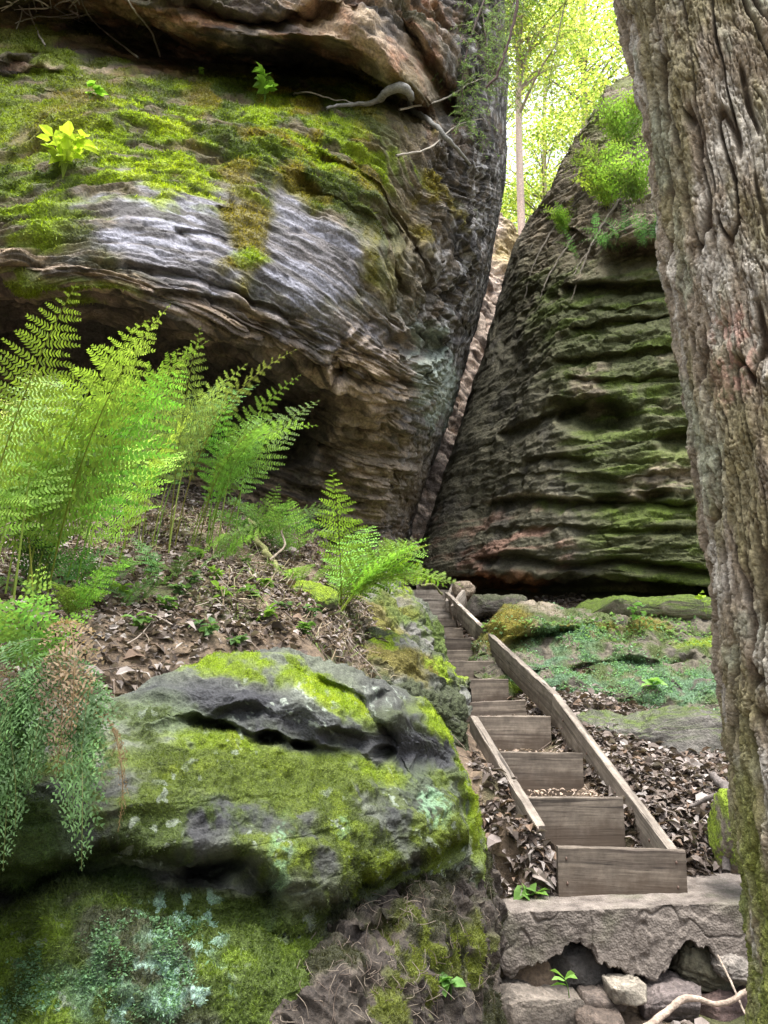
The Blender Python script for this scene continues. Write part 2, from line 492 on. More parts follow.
r.paint(TAN, r.dent(400, 400, 42, 34, 10, .6) * ss(-.3, .2, v3) * .8)
r.paint((.25,.2,.14), r.dent(385, 480, 60, 45, 10, .5) * .5)
r.paint(LICH, r.dent(440, 380, 16, 60, -12, .8, 31) * .45)
r.paint(GREY, r.dent(440, 400, 30, 90, -14, .6, 31) * .4)
# glossy lavender-grey face of the bulge
r.paint((.13,.125,.14), slab * .85)
r.paint(LAV, slab * ss(.1, -.25, v3 + .45 * v1) * .95)
r.paint((.27,.27,.32), slab * r.dent(160, 225, 80, 28, 8, .4, 35) * ss(.25, -.2, v3) * .85)
r.paint(DARK, slab * ss(.12, .3, v3 + .3 * v2) * .75)
r.rough = r.rough - .22 * slab
# moss on the shelf
mn = fbm(Q, 1.6, 4, 40); mf = fbm(np.stack([Q[..., 0], Q[..., 1] * .5, S * 5], -1), 1.7, 4, 41)
ms = shelf * ss(-.25, .12, mn + .35 * mf + .38) * (1 - slab) * ss(430, 330, r.X)
r.paint((.075, .062, .028), shelf * ss(470, 380, r.X) * (1 - slab) * .92)
r.paint_moss(MOSSD, ms * ss(-.4, .0, mf) * .9)
r.paint_moss(MOSSO, ms * ss(-.05, .25, mn) * ss(140, 240, r.X) * .9)
br = r.dent(120, 130, 130, 42, 10, .6, 42, .5) + r.dent(150, 180, 110, 26, 14, .5, 43, .4) + .8 * r.dent(330, 140, 90, 22, 25, .6, 44)
br += .9 * r.dent(30, 215, 60, 30, -10, .5, 47) + .7 * r.dent(15, 60, 50, 20, 0, .5, 48) + .8 * r.dent(40, 282, 80, 9, 8, .5, 49)
r.paint_moss(MOSS, np.clip(br, 0, 1) * ss(-.1, .16, mf + .2 * mn + .08) * (1 - .9 * slab))
r.paint_moss(MOSSY, np.clip(r.dent(165, 178, 75, 20, 14, .6, 45) + r.dent(150, 118, 60, 9, 10, .6, 46), 0, 1) * ss(-.05, .2, mf) * .9)
for (a, b, c_, d_, e) in ((245,232,20,40,20),(232,262,14,8,20)):
    r.paint_moss(MOSSO if e == 20 else RUST, r.dent(a, b, c_, d_, -8, .6, 51) * .9)
r.paint_moss(MOSS, r.dent(252, 258, 16, 8, 10, .6, 52))
r.paint_moss(MOSSO, r.dent(425, 180, 22, 50, -25, .7, 53) * ss(-.1, .2, mn) * .8)
r.paint_moss(MOSSO, r.dent(60, 112, 60, 24, -20, .5, 54) * .5)
r.paint_moss((.13,.17,.02), r.dent(30, 75, 90, 55, -10, .5, 55) * ss(-.3, .2, mf) * .75)
r.push(r.moss * (.02 + .03 * fbm(Q, 7, 3, 60)) * (r.moss > 0))
cliff = empty('sandstone_cliff', U(240, 560, 9.5))
tag(cliff, 'huge banded sandstone cliff with glossy grey face and mossy shelf', 'cliff')
CL = r
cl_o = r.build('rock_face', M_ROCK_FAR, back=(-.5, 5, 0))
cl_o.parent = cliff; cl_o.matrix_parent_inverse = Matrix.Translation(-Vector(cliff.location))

# ================================================================ leaning boulder (right)
rows = [
 [(612,88,22),(610,84,18),(622,72,18),(640,66,18),(690,60,18),(770,60,18),(980,60,19)],
 [(592,122,21),(590,118,17),(606,122,16),(632,132,15.6),(680,140,15),(770,140,15),(980,150,15)],
 [(552,192,21),(550,190,17),(572,206,15.6),(606,216,14.2),(650,206,13.4),(750,203,13.1),(980,205,13.5)],
 [(521,240,21),(518,240,17),(545,256,15.5),(590,252,13.6),(640,222,12.6),(750,220,12.4),(980,225,13)],
 [(507,292,21),(503,292,17),(530,300,15.2),(572,300,13.5),(640,292,12.7),(750,290,12.5),(980,290,13)],
 [(476,392,21),(472,392,16.8),(508,395,15),(556,392,13.2),(640,390,12.3),(750,390,12.1),(980,390,12.6)],
 [(447,496,21),(440,496,16.6),(488,496,14.8),(550,495,13),(640,495,12),(750,495,11.8),(980,495,12.3)],
 [(423,572,21),(416,572,16.4),(472,570,14.5),(545,572,12.9),(640,576,12),(750,582,11.8),(980,585,12.3)],
 [(426,584,21),(424,586,17),(482,584,15.3),(552,588,13.9),(640,592,13.1),(750,596,12.9),(980,600,13.2)],
 [(430,660,21),(430,660,17),(490,660,15.3),(552,660,14),(640,660,13.1),(750,660,12.9),(980,660,13.2)],
]
r = Rock(rows, 520, 640, cw=[.6,1.1,1.2,1.4,1.5,1.2], rw=[.6,1,.8,.8,1,1,.9,.35,.5])
Q = r.Q; S = Q[..., 2] + .03 * Q[..., 0]
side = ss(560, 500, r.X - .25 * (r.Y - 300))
h = .2 * fbm(Q, .5, 3, 61)
h += layers(S + .10 * fbm(Q, 1.2, 3, 68), Q, 1.15, .10, 62, .8, .4) * (1 - .75 * side)
h += layers(S, Q, 9, .022, 69, 1.2, .6) * (1 - .6 * side)
h -= .07 * ss(.5, .8, ridged(Q, (1.2, 1.2, 4.5), 3, 59)) * (1 - .8 * side)
h -= .04 * (1 - .6 * side) * ss(.25, .4, fbm(Q, (3, 3, 6), 2, 58))
h += layers(S + .06 * fbm(Q, 2, 3, 57), Q, 4.3, .055, 63, .9) * (1 - .6 * side)
h += .06 * fbm(Q, (.8, .8, 7), 4, 64)
h += .03 * fbm(Q, (2.5, 2.5, 18), 3, 65) + .05 * fbm(Q, 3, 4, 66)
dg = np.stack([Q[..., 0] - .6 * Q[..., 2], Q[..., 1], Q[..., 2] + .8 * Q[..., 0]], -1)
h += .09 * side * fbm(dg, (4, 1, .7), 3, 67)
h *= 1 - .6 * ss(535, 490, r.X - .25 * 0 * r.Y + .22 * (r.Y - 300))
r.push(h)
rec(r.crease([(556,290),(600,286),(650,286),(700,284),(780,286)], 3, 12, 2, 70), .55)
rec(r.crease([(590,238),(612,250),(650,246),(720,244),(800,246)], 4, 24, 2, 70), .9)
rec(r.crease([(565,330),(600,322),(650,318),(720,316)], 2.5, 8, 2, 71), .25)
rec(r.crease([(550,362),(610,352),(680,348),(720,348)], 2.5, 8, 2, 71), .25)
rec(r.dent(600, 415, 34, 16, 0, .2), .65)
rec(r.dent(565, 408, 22, 10, -10, .3), .35)
rec(r.crease([(500,440),(540,420),(560,412)], 3, 8, 2, 72), .3)
rec(r.crease([(520,462),(560,458),(590,462)], 2.5, 7, 3, 72), .2)
rec(r.crease([(480,505),(520,498),(570,502),(640,502),(700,506)], 3, 9, 3, 73), .35)
rec(r.dent(655, 495, 14, 5, 0, .2), .4); rec(r.dent(610, 498, 16, 5, 0, .2), .3); rec(r.dent(680, 440, 22, 10, 0, .3), .35)
rec(r.crease([(470,560),(520,556),(560,566),(620,560),(720,574)], 3, 8, 2, 74), .3)
bul(r.crease([(640,512),(690,510),(720,512)], 5, 5, 2, 75), .15)
rec(r.dent(512, 320, 12, 40, 25, .2), .4)
rec(r.crease([(470,592),(520,588),(600,590),(740,596)], 6, 14, 2, 76), .5)
for pl_, d_ in [([(556,312),(600,306),(650,308),(720,304)], .12),([(545,345),(590,338),(640,336),(720,330)], .10),([(560,380),(620,374),(690,378)], .14),([(535,440),(600,444),(660,438),(720,446)], .14),([(500,478),(560,474),(620,480),(700,470)], .10),([(490,530),(560,526),(640,532),(720,526)], .14)]:
    rec(r.crease(pl_, 2.0, 9, 5, int(pl_[0][0])), d_ * (.25 if pl_[0][0] % 2 else .9))
v1 = fbm(Q, (.7, .7, 5), 4, 80); v2 = fbm(Q, 1.0, 4, 81); v3 = fbm(Q, (1.6, 1.6, 14), 3, 82)
r.paint((.17, .14, .095), np.ones(r.X.shape))
r.paint((.28, .23, .16), ss(.05, .4, v1) * .8)
r.paint((.085, .07, .05), ss(.0, .35, v3) * .8)
r.col *= 1.0
r.paint((.085, .084, .055), side * .75)  # olive tone of the left side, darkened to stand in for its shade
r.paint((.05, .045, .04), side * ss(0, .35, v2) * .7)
r.paint((.26,.15,.11), r.dent(500, 540, 60, 26, 0, .6, 83) * ss(-.1, .3, v1) * .8)
r.paint(RUST, r.dent(500, 583, 40, 10, 0, .5, 84) * .8)
for k_, pl_ in enumerate([[(556,286),(600,281),(650,282),(700,280),(780,282)],[(565,326),(600,318),(650,314),(720,312)],[(550,358),(610,348),(680,344),(720,344)],[(590,232),(612,243),(650,240),(720,238)],[(480,501),(520,494),(570,498),(640,498),(700,502)]]):
    r.paint((.34,.30,.22), r.crease(pl_, 2.2, 2.2, 3, 90 + k_) * ss(-.2, .2, v2 + .2) * .8)
top = np.clip(grid_normals(r.P)[..., 2], -1, 1)
top = np.abs(top)
gm = (1 - side) * ss(-.35, .15, v2 + .3 * v1 + .25) * ss(235, 300, r.Y)
r.paint_moss((.06, .078, .02), gm * .8)
r.paint_moss((.10, .14, .022), gm * ss(.05, .35, v1 + .3 * v3) * .8)
r.paint_moss((.11, .16, .02), ss(-.2, .2, fbm(Q, 2.5, 3, 88)) * np.clip(r.dent(640, 510, 90, 9, 2, .6, 85) + r.dent(640, 380, 60, 14, 0, .6, 86) + .8 * r.dent(680, 460, 50, 12, 0, .6, 87), 0, 1) * .85)
r.paint_moss((.13, .16, .03), ss(210, 120, r.Y) * ss(-.2, .2, v2) * .7)
bl = empty('leaning_boulder', U(600, 590, 12.5))
tag(bl, 'tall dark sandstone boulder with green horizontal ledges beyond the stairs', 'boulder')
BR = r
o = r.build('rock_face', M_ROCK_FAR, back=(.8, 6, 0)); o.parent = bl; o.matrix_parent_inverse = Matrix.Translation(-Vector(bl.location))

# ================================================================ crevice wall
rows = [
 [(350,120,24),(420,150,23.6),(480,205,23.2),(508,226,23.4),(522,250,24.5)],
 [(350,200,22.5),(420,230,22.2),(480,265,21.8),(518,290,22.2),(532,300,23.5)],
 [(350,300,20.6),(410,320,20.3),(470,350,20.0),(510,380,20.4),(525,400,21)],
 [(350,430,18.5),(400,450,18.2),(450,470,18),(490,490,18.4),(510,500,20)],
 [(340,640,17.8),(390,640,17.6),(430,640,17.5),(470,640,18),(490,640,20)],
]
r = Rock(rows, 200, 480)
Q = r.Q
S = Q[..., 2] + .9 * Q[..., 0]
h = .3 * fbm(Q, .7, 3, 90) + layers(S, Q, .9, .55, 91, .3) + .1 * fbm(Q, (2, 2, 5), 4, 92) + .06 * fbm(Q, 5, 3, 93)
r.push(h)
v1 = fbm(np.stack([Q[..., 0] * .5, Q[..., 1] * .5, S * 3], -1), 1.5, 4, 94)
r.paint(PINK, np.ones(r.X.shape)); r.paint((.10, .08, .07), ss(.0, .25, v1) * .85); r.paint((.5, .42, .36), ss(-.1, -.4, v1) * .7)
r.paint((.38, .30, .10), r.dent(508, 250, 12, 26, 0, .4) * .6)
o = r.build('crevice_wall', M_ROCK_FAR, back=(0, 5, 0))
tag(o, 'pale pinkish rock wall glimpsed through the narrow crevice between the cliff and the boulder', 'rock wall')

# ================================================================ foreground boulder
rows = [
 [(-170,860,4.4),(0,840,4.6),(110,800,4.9),(215,760,5.2),(320,770,5.4),(400,790,5.8),(450,820,6.2),(470,860,6.3),(480,900,6.4)],
 [(-170,700,3.6),(0,712,3.8),(110,706,4.0),(205,664,4.35),(300,654,4.55),(385,690,4.85),(436,728,5.2),(468,792,5.4),(486,850,5.7)],
 [(-170,712,3.3),(0,722,3.5),(110,722,3.65),(210,690,3.95),(310,690,4.15),(400,724,4.45),(442,752,4.75),(468,802,5.0),(488,860,5.5)],
 [(-170,735,3.2),(0,740,3.35),(110,742,3.5),(210,728,3.72),(310,738,3.92),(400,752,4.27),(442,770,4.6),(470,812,4.9),(486,865,5.4)],
 [(-170,760,3.0),(0,764,3.15),(110,768,3.3),(210,760,3.6),(310,768,3.85),(400,782,4.15),(445,795,4.45),(472,822,4.8),(484,870,5.3)],
 [(-170,800,2.9),(0,804,3.0),(110,808,3.12),(210,812,3.35),(310,818,3.6),(400,822,3.95),(448,828,4.3),(474,842,4.7),(484,880,5.2)],
 [(-170,850,2.9),(0,850,3.0),(110,848,3.1),(210,856,3.25),(310,878,3.45),(400,865,3.9),(448,850,4.3),(476,860,4.7),(484,890,5.2)],
 [(-170,875,3.1),(0,880,3.2),(110,868,3.35),(210,884,3.4),(310,914,3.5),(400,888,4.1),(448,872,4.5),(474,880,4.8),(484,900,5.2)],
 [(-170,910,3.15),(0,905,3.15),(110,900,3.25),(210,920,3.4),(310,940,3.6),(400,930,4.1),(448,915,4.4),(470,915,4.8),(480,940,5.1)],
 [(-170,980,2.95),(0,980,2.95),(110,975,3.0),(210,990,3.1),(310,990,3.3),(400,990,3.8),(440,980,4.1),(460,990,4.5),(470,1000,4.9)],
 [(-170,1260,2.7),(0,1260,2.7),(110,1260,2.8),(210,1260,2.9),(310,1240,3.1),(400,1220,3.4),(440,1200,3.7),(460,1200,4.2),(470,1180,4.7)],
]
r = Rock(rows, 900, 900, cw=[1.2,1,1,1,.9,.6,.6,.4], rw=[.7,.35,.6,.7,.9,.9,.6,.7,1,1.6])
Q = r.Q
h = .06 * fbm(Q, 1.5, 3, 101) + .045 * fbm(Q, 4, 4, 102) - .018 * ss(.45, .75, ridged(Q, (2.2, 2.2, 4), 3, 99)) + .010 * fbm(Q, (8, 8, 16), 4, 103)
h += layers(Q[..., 2] - .08 * Q[..., 0], Q, 5, .022, 104, .8)
low = ss(880, 920, r.Y - 20 * np.sin((r.X - 60) / 60))
h += low * (.05 * fbm(Q, 3, 4, 105) + .022 * ridged(Q, 7, 3, 106))
h += .006 * fbm(Q, 30, 4, 107) + .012 * ss(.2, .5, ridged(Q, (5, 5, 9), 3, 108)) 
r.push(h)
# hollow beneath the upper lobe
rec(r.crease([(188,716),(215,722),(250,738),(275,742),(320,748),(370,752)], 4, 12, 7, 110), .06)
rec(r.dent(268, 740, 13, 6, 4, .3), .22); rec(r.dent(303, 744, 12, 5, 4, .3), .18); rec(r.dent(225, 734, 10, 4, 10, .3), .12); rec(r.dent(385, 752, 9, 5, 10, .3), .12)
rec(r.dent(205, 728, 18, 7, 12, .3), .12); rec(r.dent(240, 716, 24, 8, -8, .3), .06); rec(r.dent(345, 738, 22, 8, 10, .3), .10)
bul(r.dent(250, 690, 62, 24, 10, .2), .10); bul(r.dent(345, 712, 55, 28, 14, .2), .12)
rec(r.crease([(310,672),(360,700),(385,730),(400,752)], 6, 12, 3, 111), .13)
bul(r.dent(415, 726, 38, 22, 25, .2), .13)
rec(r.crease([(366,700),(392,694),(428,716),(446,738)], 4, 5, 2, 112), .09)
rec(r.dent(408, 745, 30, 17, 22, .2), .12)
rec(r.dent(468, 806, 13, 8, -10, .2), .16)
rec(r.dent(172, 745, 26, 20, 20, .15, 1, .25), .035); bul(r.crease([(146,742),(152,764),(178,776),(198,764)], 3, 3, 2, 112), .02)
# overhanging lips over the lower wall
rec(r.crease([(-40,905),(20,895),(60,868),(115,848),(160,858),(205,860)], 7, 16, 3, 113), .20)
rec(r.crease([(170,880),(205,866),(238,862),(268,884),(272,915)], 8, 13, 3, 114), .22)
rec(r.dent(214, 866, 24, 6, -6, .2), .2)
rec(r.crease([(300,914),(340,900),(375,886),(412,868),(440,850),(478,838)], 6, 14, 3, 115), .26)
bul(r.dent(330, 850, 80, 50, 10, .2), .10)
rec(r.dent(8, 960, 36, 60, 10, .3), .22)
rec(r.dent(120, 830, 60, 14, -6, .4), .04)
v1 = fbm(Q, 1.3, 4, 120); v2 = fbm(Q, 3.2, 4, 121); v3 = fbm(Q, (1, 1, 6), 4, 122); v4 = fbm(Q, 14, 3, 123)
r.paint((.10, .11, .08), np.ones(r.X.shape))
r.paint((.048, .048, .046), ss(-.15, .25, v1) * .8)
r.paint((.17, .185, .16), ss(.1, .4, v2 + .4 * v4) * .35)
r.col *= (1 + .35 * fbm(Q, 45, 3, 109) + .25 * fbm(Q, (4, 4, 14), 4, 110))[..., None]
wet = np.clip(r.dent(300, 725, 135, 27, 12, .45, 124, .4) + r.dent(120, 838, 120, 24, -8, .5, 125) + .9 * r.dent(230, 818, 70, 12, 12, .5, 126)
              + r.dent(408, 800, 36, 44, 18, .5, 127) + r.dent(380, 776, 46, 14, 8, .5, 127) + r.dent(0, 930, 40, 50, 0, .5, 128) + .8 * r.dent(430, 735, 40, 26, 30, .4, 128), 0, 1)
r.paint((.032, .032, .038), wet * .9)  # wet black stone; along the hollow band it also paints in the shade
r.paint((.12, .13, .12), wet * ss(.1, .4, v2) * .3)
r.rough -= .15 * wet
pale = r.dent(165, 722, 52, 18, 8, .4, 129) + r.dent(215, 768, 60, 16, 5, .4, 130) * .6 + r.dent(430, 790, 40, 20, 30, .4, 131) * .7
r.paint((.085, .115, .05), np.clip(pale, 0, 1) * .75)
r.paint_moss((.05, .08, .014), np.clip(r.dent(120, 822, 130, 34, -2, .5, 170), 0, 1) * ss(-.3, .2, v2 + .4 * v4) * .85)
r.paint_moss((.11, .155, .02), np.clip(r.dent(70, 770, 110, 36, 4, .6, 171), 0, 1) * ss(-.2, .25, v3 + .5 * v4) * .8)
up = np.clip(r.dent(240, 668, 70, 13, 6, .5, 132) + r.dent(330, 690, 46, 14, 38, .5, 133) + r.dent(300, 766, 110, 12, 4, .5, 134)
     + r.dent(220, 745, 40, 9, 6, .5, 135) + r.dent(440, 700, 22, 46, -35, .4, 136) + r.dent(476, 800, 14, 70, -8, .4, 136) + r.dent(455, 745, 14, 50, -30, .4, 137)
     + .8 * r.dent(165, 768, 50, 10, 12, .5, 138), 0, 1)
r.paint_moss(MOSS, up * ss(-.35, .1, v2 + .35 * v4 + .15))
r.paint_moss(MOSSY, up * ss(.0, .3, v2 + .5 * v4) * .7)
mm = np.clip(r.dent(325, 850, 95, 56, 8, .5, 139) + r.dent(310, 795, 140, 30, 6, .5, 140) + .7 * r.dent(170, 790, 80, 22, 5, .5, 140), 0, 1) * (1 - .85 * wet)
r.paint_moss((.075, .10, .014), mm * ss(-.45, .1, v2 + .3 * v4 + .05) * .92)
r.paint_moss((.14, .185, .018), mm * ss(.0, .3, v3 + .5 * v4) * .85)
r.paint_moss((.22, .28, .018), mm * ss(.1, .35, v2 + .4 * v4) * .6)
r.paint_moss((.10, .14, .02), ss(-.1, .3, v3 + .4 * v2) * ss(690, 740, r.Y) * ss(870, 820, r.Y) * (1 - wet) * .55)
r.paint_moss((.075, .105, .016), np.clip(r.dent(250, 800, 230, 62, 4, .5, 172) * ss(-.25, .12, v2 + .5 * v4 + .1 * v3), 0, 1) * (1 - .6 * wet) * (1 - np.clip(up, 0, 1)) * .8)
r.paint_moss((.15, .20, .018), np.clip(r.dent(330, 830, 110, 60, 8, .5, 173) + r.dent(440, 820, 34, 44, 0, .5, 174), 0, 1) * ss(.0, .22, v2 + .5 * v4) * (1 - .7 * wet) * .75)
r.paint_moss((.06, .085, .015), r.dent(150, 735, 70, 34, 0, .5, 175) * ss(-.2, .2, v2 + .3 * v4) * .8)
r.paint_moss((.04, .075, .01), np.clip(r.dent(15, 840, 60, 50, 0, .4, 141) + r.dent(90, 930, 70, 55, 0, .6, 142), 0, 1) * .9)
lw = ss(885, 915, r.Y + 18 * v1 * 2 - .08 * np.abs(r.X - 250))
r.paint((.09, .075, .065), lw * .8)
r.paint_moss((.085, .13, .018), lw * ss(-.3, .1, v1 + .4 * v2 + .1) * .9)
r.paint_moss((.15, .22, .022), lw * ss(.0, .3, v2 + .3 * v4) * .85)
r.paint((.06, .055, .045), lw * ss(.2, .4, fbm(Q, 2, 4, 143)) * .7)
lich = .8 * lw * np.clip(r.dent(160, 985, 60, 40, 0, .6, 144) + r.dent(180, 925, 40, 26, 0, .5, 145), 0, 1) * ss(.10, .16, fbm(Q, 16, 3, 146) + .25 * v2)
lich = np.maximum(lich, np.clip(r.dent(165, 990, 17, 26, -10, .6, 147), 0, 1) * ss(-.25, .1, v4))
r.paint((.46, .68, .58), lich * .9)
tu = lw * np.clip(r.dent(110, 985, 70, 38, 0, .6, 148), 0, 1)
r.paint_moss((.13, .22, .13), tu * ss(-.1, .2, fbm(Q, 9, 4, 149)) * .8)
v5 = fbm(Q, 26, 3, 160)
r.paint((.24, .40, .24), np.clip(r.dent(278, 858, 14, 38, 5, .9, 150) + r.dent(430, 808, 9, 15, 0, .8, 151) + .7 * r.dent(342, 826, 6, 10, 0, .9, 152), 0, 1) * ss(-.3, .25, v5 + .6 * v4) * .6)
r.paint((.30, .34, .28), ss(.34, .44, fbm(Q, 22, 2, 161)) * ss(.0, .3, v2) * .7)
r.push(r.moss * (.008 + .016 * fbm(Q, 16, 3, 190) + .006 * fbm(Q, 50, 3, 191)) - .004 * (1 - r.moss) * fbm(Q, 60, 3, 192))
FB = r
fbo = empty('foreground_boulder', U(240, 1150, 3.2))
tag(fbo, 'broad wet mossy boulder with overhanging lips, beside the foot of the stairs', 'boulder')
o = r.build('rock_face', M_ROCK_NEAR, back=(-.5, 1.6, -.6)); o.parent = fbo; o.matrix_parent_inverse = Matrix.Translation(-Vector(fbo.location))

# ================================================================ generic loose rocks
def lump(name, px, py, Y, w, hgt, dep, sd, mat, mats, rot=0, tilt=0, boxy=.6, rough=.12, lay=0, res=110, mossy=None, flat=.0, parent=None, label=None, cat='rock', group=None, base=(.16,.14,.11), fine=1.0):
    """rock w,hgt in metres, centred in direction (px,py) at Y"""
    th = np.linspace(0, 2 * np.pi, res * 2, endpoint=False); ph = np.linspace(-np.pi / 2 * .999, np.pi / 2 * .999, res)
    T, Ph = np.meshgrid(th, ph)
    def se(v, e): return np.sign(v) * np.abs(v) ** e
    e = boxy
    p = np.stack([se(np.cos(Ph), e) * se(np.cos(T), e) * w / 2, se(np.cos(Ph), e) * se(np.sin(T), e) * dep / 2, se(np.sin(Ph), e) * hgt / 2], -1)
    c_ = U(px, py, Y)
    Rm = np.array(Matrix.Rotation(R(rot), 3, 'Z') @ Matrix.Rotation(R(tilt), 3, 'Y'))
    nrm = p / np.array([w * w, dep * dep, hgt * hgt]) ; nrm /= np.linalg.norm(nrm, axis=-1, keepdims=True) + 1e-9
    sc = min(w, hgt, dep)
    q = p + 31.7 * sd
    fr = 1.0 / max(sc, .05)
    h_ = sc * rough * (1.6 * fbm(q, fr * .6, 3, sd) + .8 * fbm(q, fr * 2, 4, sd + 1) + .4 * fbm(q, fr * 8, 4, sd + 2) * fine)
    if lay: h_ = h_ + layers(p[..., 2], q, lay, sc * .12, sd, 1 / max(w, .1))
    p = p + nrm * h_[..., None]
    # faceting planes
    rr = np.random.default_rng(sd)
    for k in range(7):
        d = rr.normal(size=3); d /= np.linalg.norm(d)
        lim = (np.abs(d) * np.array([w, dep, hgt]) / 2 * .95).sum() * .72
        ex = (p @ d) - lim
        p = p - d * np.where(ex > 0, ex * .8, 0)[..., None]
    P3 = p @ Rm.T + c_
    nrm2 = grid_normals(P3)
    if (nrm2 * (P3 - c_)).sum() < 0: nrm2 = -nrm2
    up_ = nrm2[..., 2]
    col = np.ones(P3.shape) * np.array(base)
    a = fbm(q, fr * 1.2, 4, sd + 5); b = fbm(q, fr * 5, 3, sd + 6)
    col = col * (1 + .55 * a + .3 * b)[..., None]
    col = np.clip(col, .01, 1)
    mo = np.zeros(up_.shape)
    for (mc, th0, amt, fq) in (mossy or []):
        m_ = ss(th0 - .3, th0 + .3, up_ + .9 * fbm(q, fr * fq, 4, sd + 8 + int(fq * 10))) * amt
        col = col * (1 - m_[..., None]) + np.array(mc) * m_[..., None]; mo = np.maximum(mo, m_)
    nv, nu = P3.shape[:2]
    V = P3.reshape(-1, 3); idx = np.arange(nv * nu).reshape(nv, nu)
    i2 = np.roll(idx, -1, axis=1)
    Fq = np.stack([idx[:-1], i2[:-1], i2[1:], idx[1:]], -1).reshape(-1, 4)
    V = np.concatenate([V, [P3[0].mean(0)], [P3[-1].mean(0)]])
    j_ = np.arange(0, nu, 2); e0_, e1_ = nv * nu, nv * nu + 1
    Fq = np.concatenate([Fq, np.stack([idx[0, j_], np.full(len(j_), e0_), idx[0, (j_ + 2) % nu], idx[0, (j_ + 1) % nu]], -1), np.stack([idx[-1, j_], idx[-1, (j_ + 1) % nu], idx[-1, (j_ + 2) % nu], np.full(len(j_), e1_)], -1)])
    loc = c_ - np.array([0, 0, hgt / 2])
    cc = np.concatenate([np.concatenate([col.reshape(-1, 3), np.full((nv * nu, 1), .85)], 1), [[*base, .85]] * 2])
    o = mesh_obj(name, V - loc, Fq, mat, colors=cc, attrs={'moss': np.concatenate([mo.ravel(), [0, 0]])})
    o.location = loc
    if label: tag(o, label, cat, group)
    if parent: o.parent = parent
    return o, P3, nrm2

GRN = (.10, .155, .015); BGRN = (.13, .23, .12); DGRN = (.05, .075, .015)
def M2(px, py, Y): return U(px, py, Y)
GRN_ = (.10, .155, .015)
def finish(r, name, label, cat, back, mat=M_ROCK_MID):
    o = r.build(name, mat, back=back); tag(o, label, cat); return o
def stone_face(r, sd, amp=.06, fr=1.6):
    Q = r.Q
    r.push(amp * 1.3 * fbm(Q, fr, 4, sd) + amp * .5 * fbm(Q, fr * 3.5, 4, sd + 1) + amp * .25 * fbm(Q, fr * 11, 3, sd + 2) - amp * .5 * ss(.4, .75, ridged(Q, (fr, fr, fr * 1.8), 3, sd + 3)))
# upper boulder by the stair head
rows = [
 [(325,575,12.0),(365,572,12.2),(398,592,12.4),(424,618,12.6),(446,655,12.8)],
 [(330,590,9.6),(362,560,10.4),(392,574,10.8),(420,600,11.2),(444,632,11.8)],
 [(326,612,9.0),(368,590,9.6),(394,598,10.0),(422,616,10.4),(447,646,11.2)],
 [(322,650,8.6),(368,630,9.0),(400,628,9.4),(424,644,9.8),(449,664,10.8)],
 [(322,740,8.2),(368,720,8.6),(400,720,9),(430,720,9.4),(456,720,10.4)]]
r = Rock(rows, 260, 240, rw=[.5,.5,.8,1]); stone_face(r, 401, .10)
v = fbm(r.Q, 1.5, 4, 404); v2 = fbm(r.Q, 5, 3, 405)
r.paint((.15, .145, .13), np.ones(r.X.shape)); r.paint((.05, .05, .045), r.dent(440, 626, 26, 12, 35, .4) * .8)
r.paint_moss(GRN_, ss(-.2, .2, v + .3 * v2) * .8); r.paint_moss(MOSS, r.dent(395, 575, 50, 14, 26, .5, 406) * ss(-.3, .1, v2)); r.paint_moss(MOSSO, r.dent(372, 620, 30, 24, 0, .6, 407) * .7)
r.paint((.17,.17,.15), r.dent(430, 606, 16, 8, 36, .4) * .7)
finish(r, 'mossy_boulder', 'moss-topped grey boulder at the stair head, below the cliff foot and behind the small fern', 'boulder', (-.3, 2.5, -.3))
# lower boulder pressing on the stairs
rows = [
 [(330,690,8.2),(360,680,8.4),(400,670,8.8),(440,680,9.2),(474,720,9.4)],
 [(322,650,6.9),(362,632,7.5),(402,634,8.0),(440,652,8.5),(470,682,8.9)],
 [(325,672,6.4),(364,654,6.9),(400,654,7.3),(438,670,7.8),(471,698,8.4)],
 [(330,700,6.2),(366,690,6.6),(400,686,6.9),(440,700,7.2),(471,722,7.9)],
 [(335,740,6.2),(368,735,6.5),(404,730,6.8),(440,742,7.1),(466,752,7.7)],
 [(340,820,6.0),(370,820,6.3),(410,820,6.6),(440,830,6.9),(462,820,7.4)]]
r = Rock(rows, 300, 300, rw=[.5,.6,.8,.8,1]); stone_face(r, 411, .09, 2.0)
rec(r.crease([(395,668),(425,676),(455,690),(472,700)], 4, 10, 3, 413), .10)
v = fbm(r.Q, 1.8, 4, 414); v2 = fbm(r.Q, 6, 3, 415)
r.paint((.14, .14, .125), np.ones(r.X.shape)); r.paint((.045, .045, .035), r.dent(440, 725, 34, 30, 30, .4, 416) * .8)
r.paint_moss((.05, .065, .018), ss(-.2, .2, v + .3 * v2) * .75)
r.paint_moss(MOSSO, r.dent(395, 655, 50, 14, 15, .6, 417) * .8); r.paint_moss(MOSS, r.dent(450, 668, 26, 10, 35, .5, 418) * ss(-.3, .1, v2)); r.paint_moss(MOSS, r.dent(370, 640, 40, 8, 0, .5, 418) * ss(-.3, .1, v2))
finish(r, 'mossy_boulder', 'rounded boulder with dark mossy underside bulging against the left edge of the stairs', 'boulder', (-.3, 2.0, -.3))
lump('mossy_boulder', 305, 600, 6.6, .5, .26, .6, 14, M_ROCK_MID, None, rot=20, boxy=.8, rough=.14, res=80,
     mossy=[(GRN, -.3, .9, 2), (MOSS, .3, .9, 2.5)], base=(.10, .10, .08),
     label='small moss-covered rock poking out of the leaf-strewn bank', cat='rock')
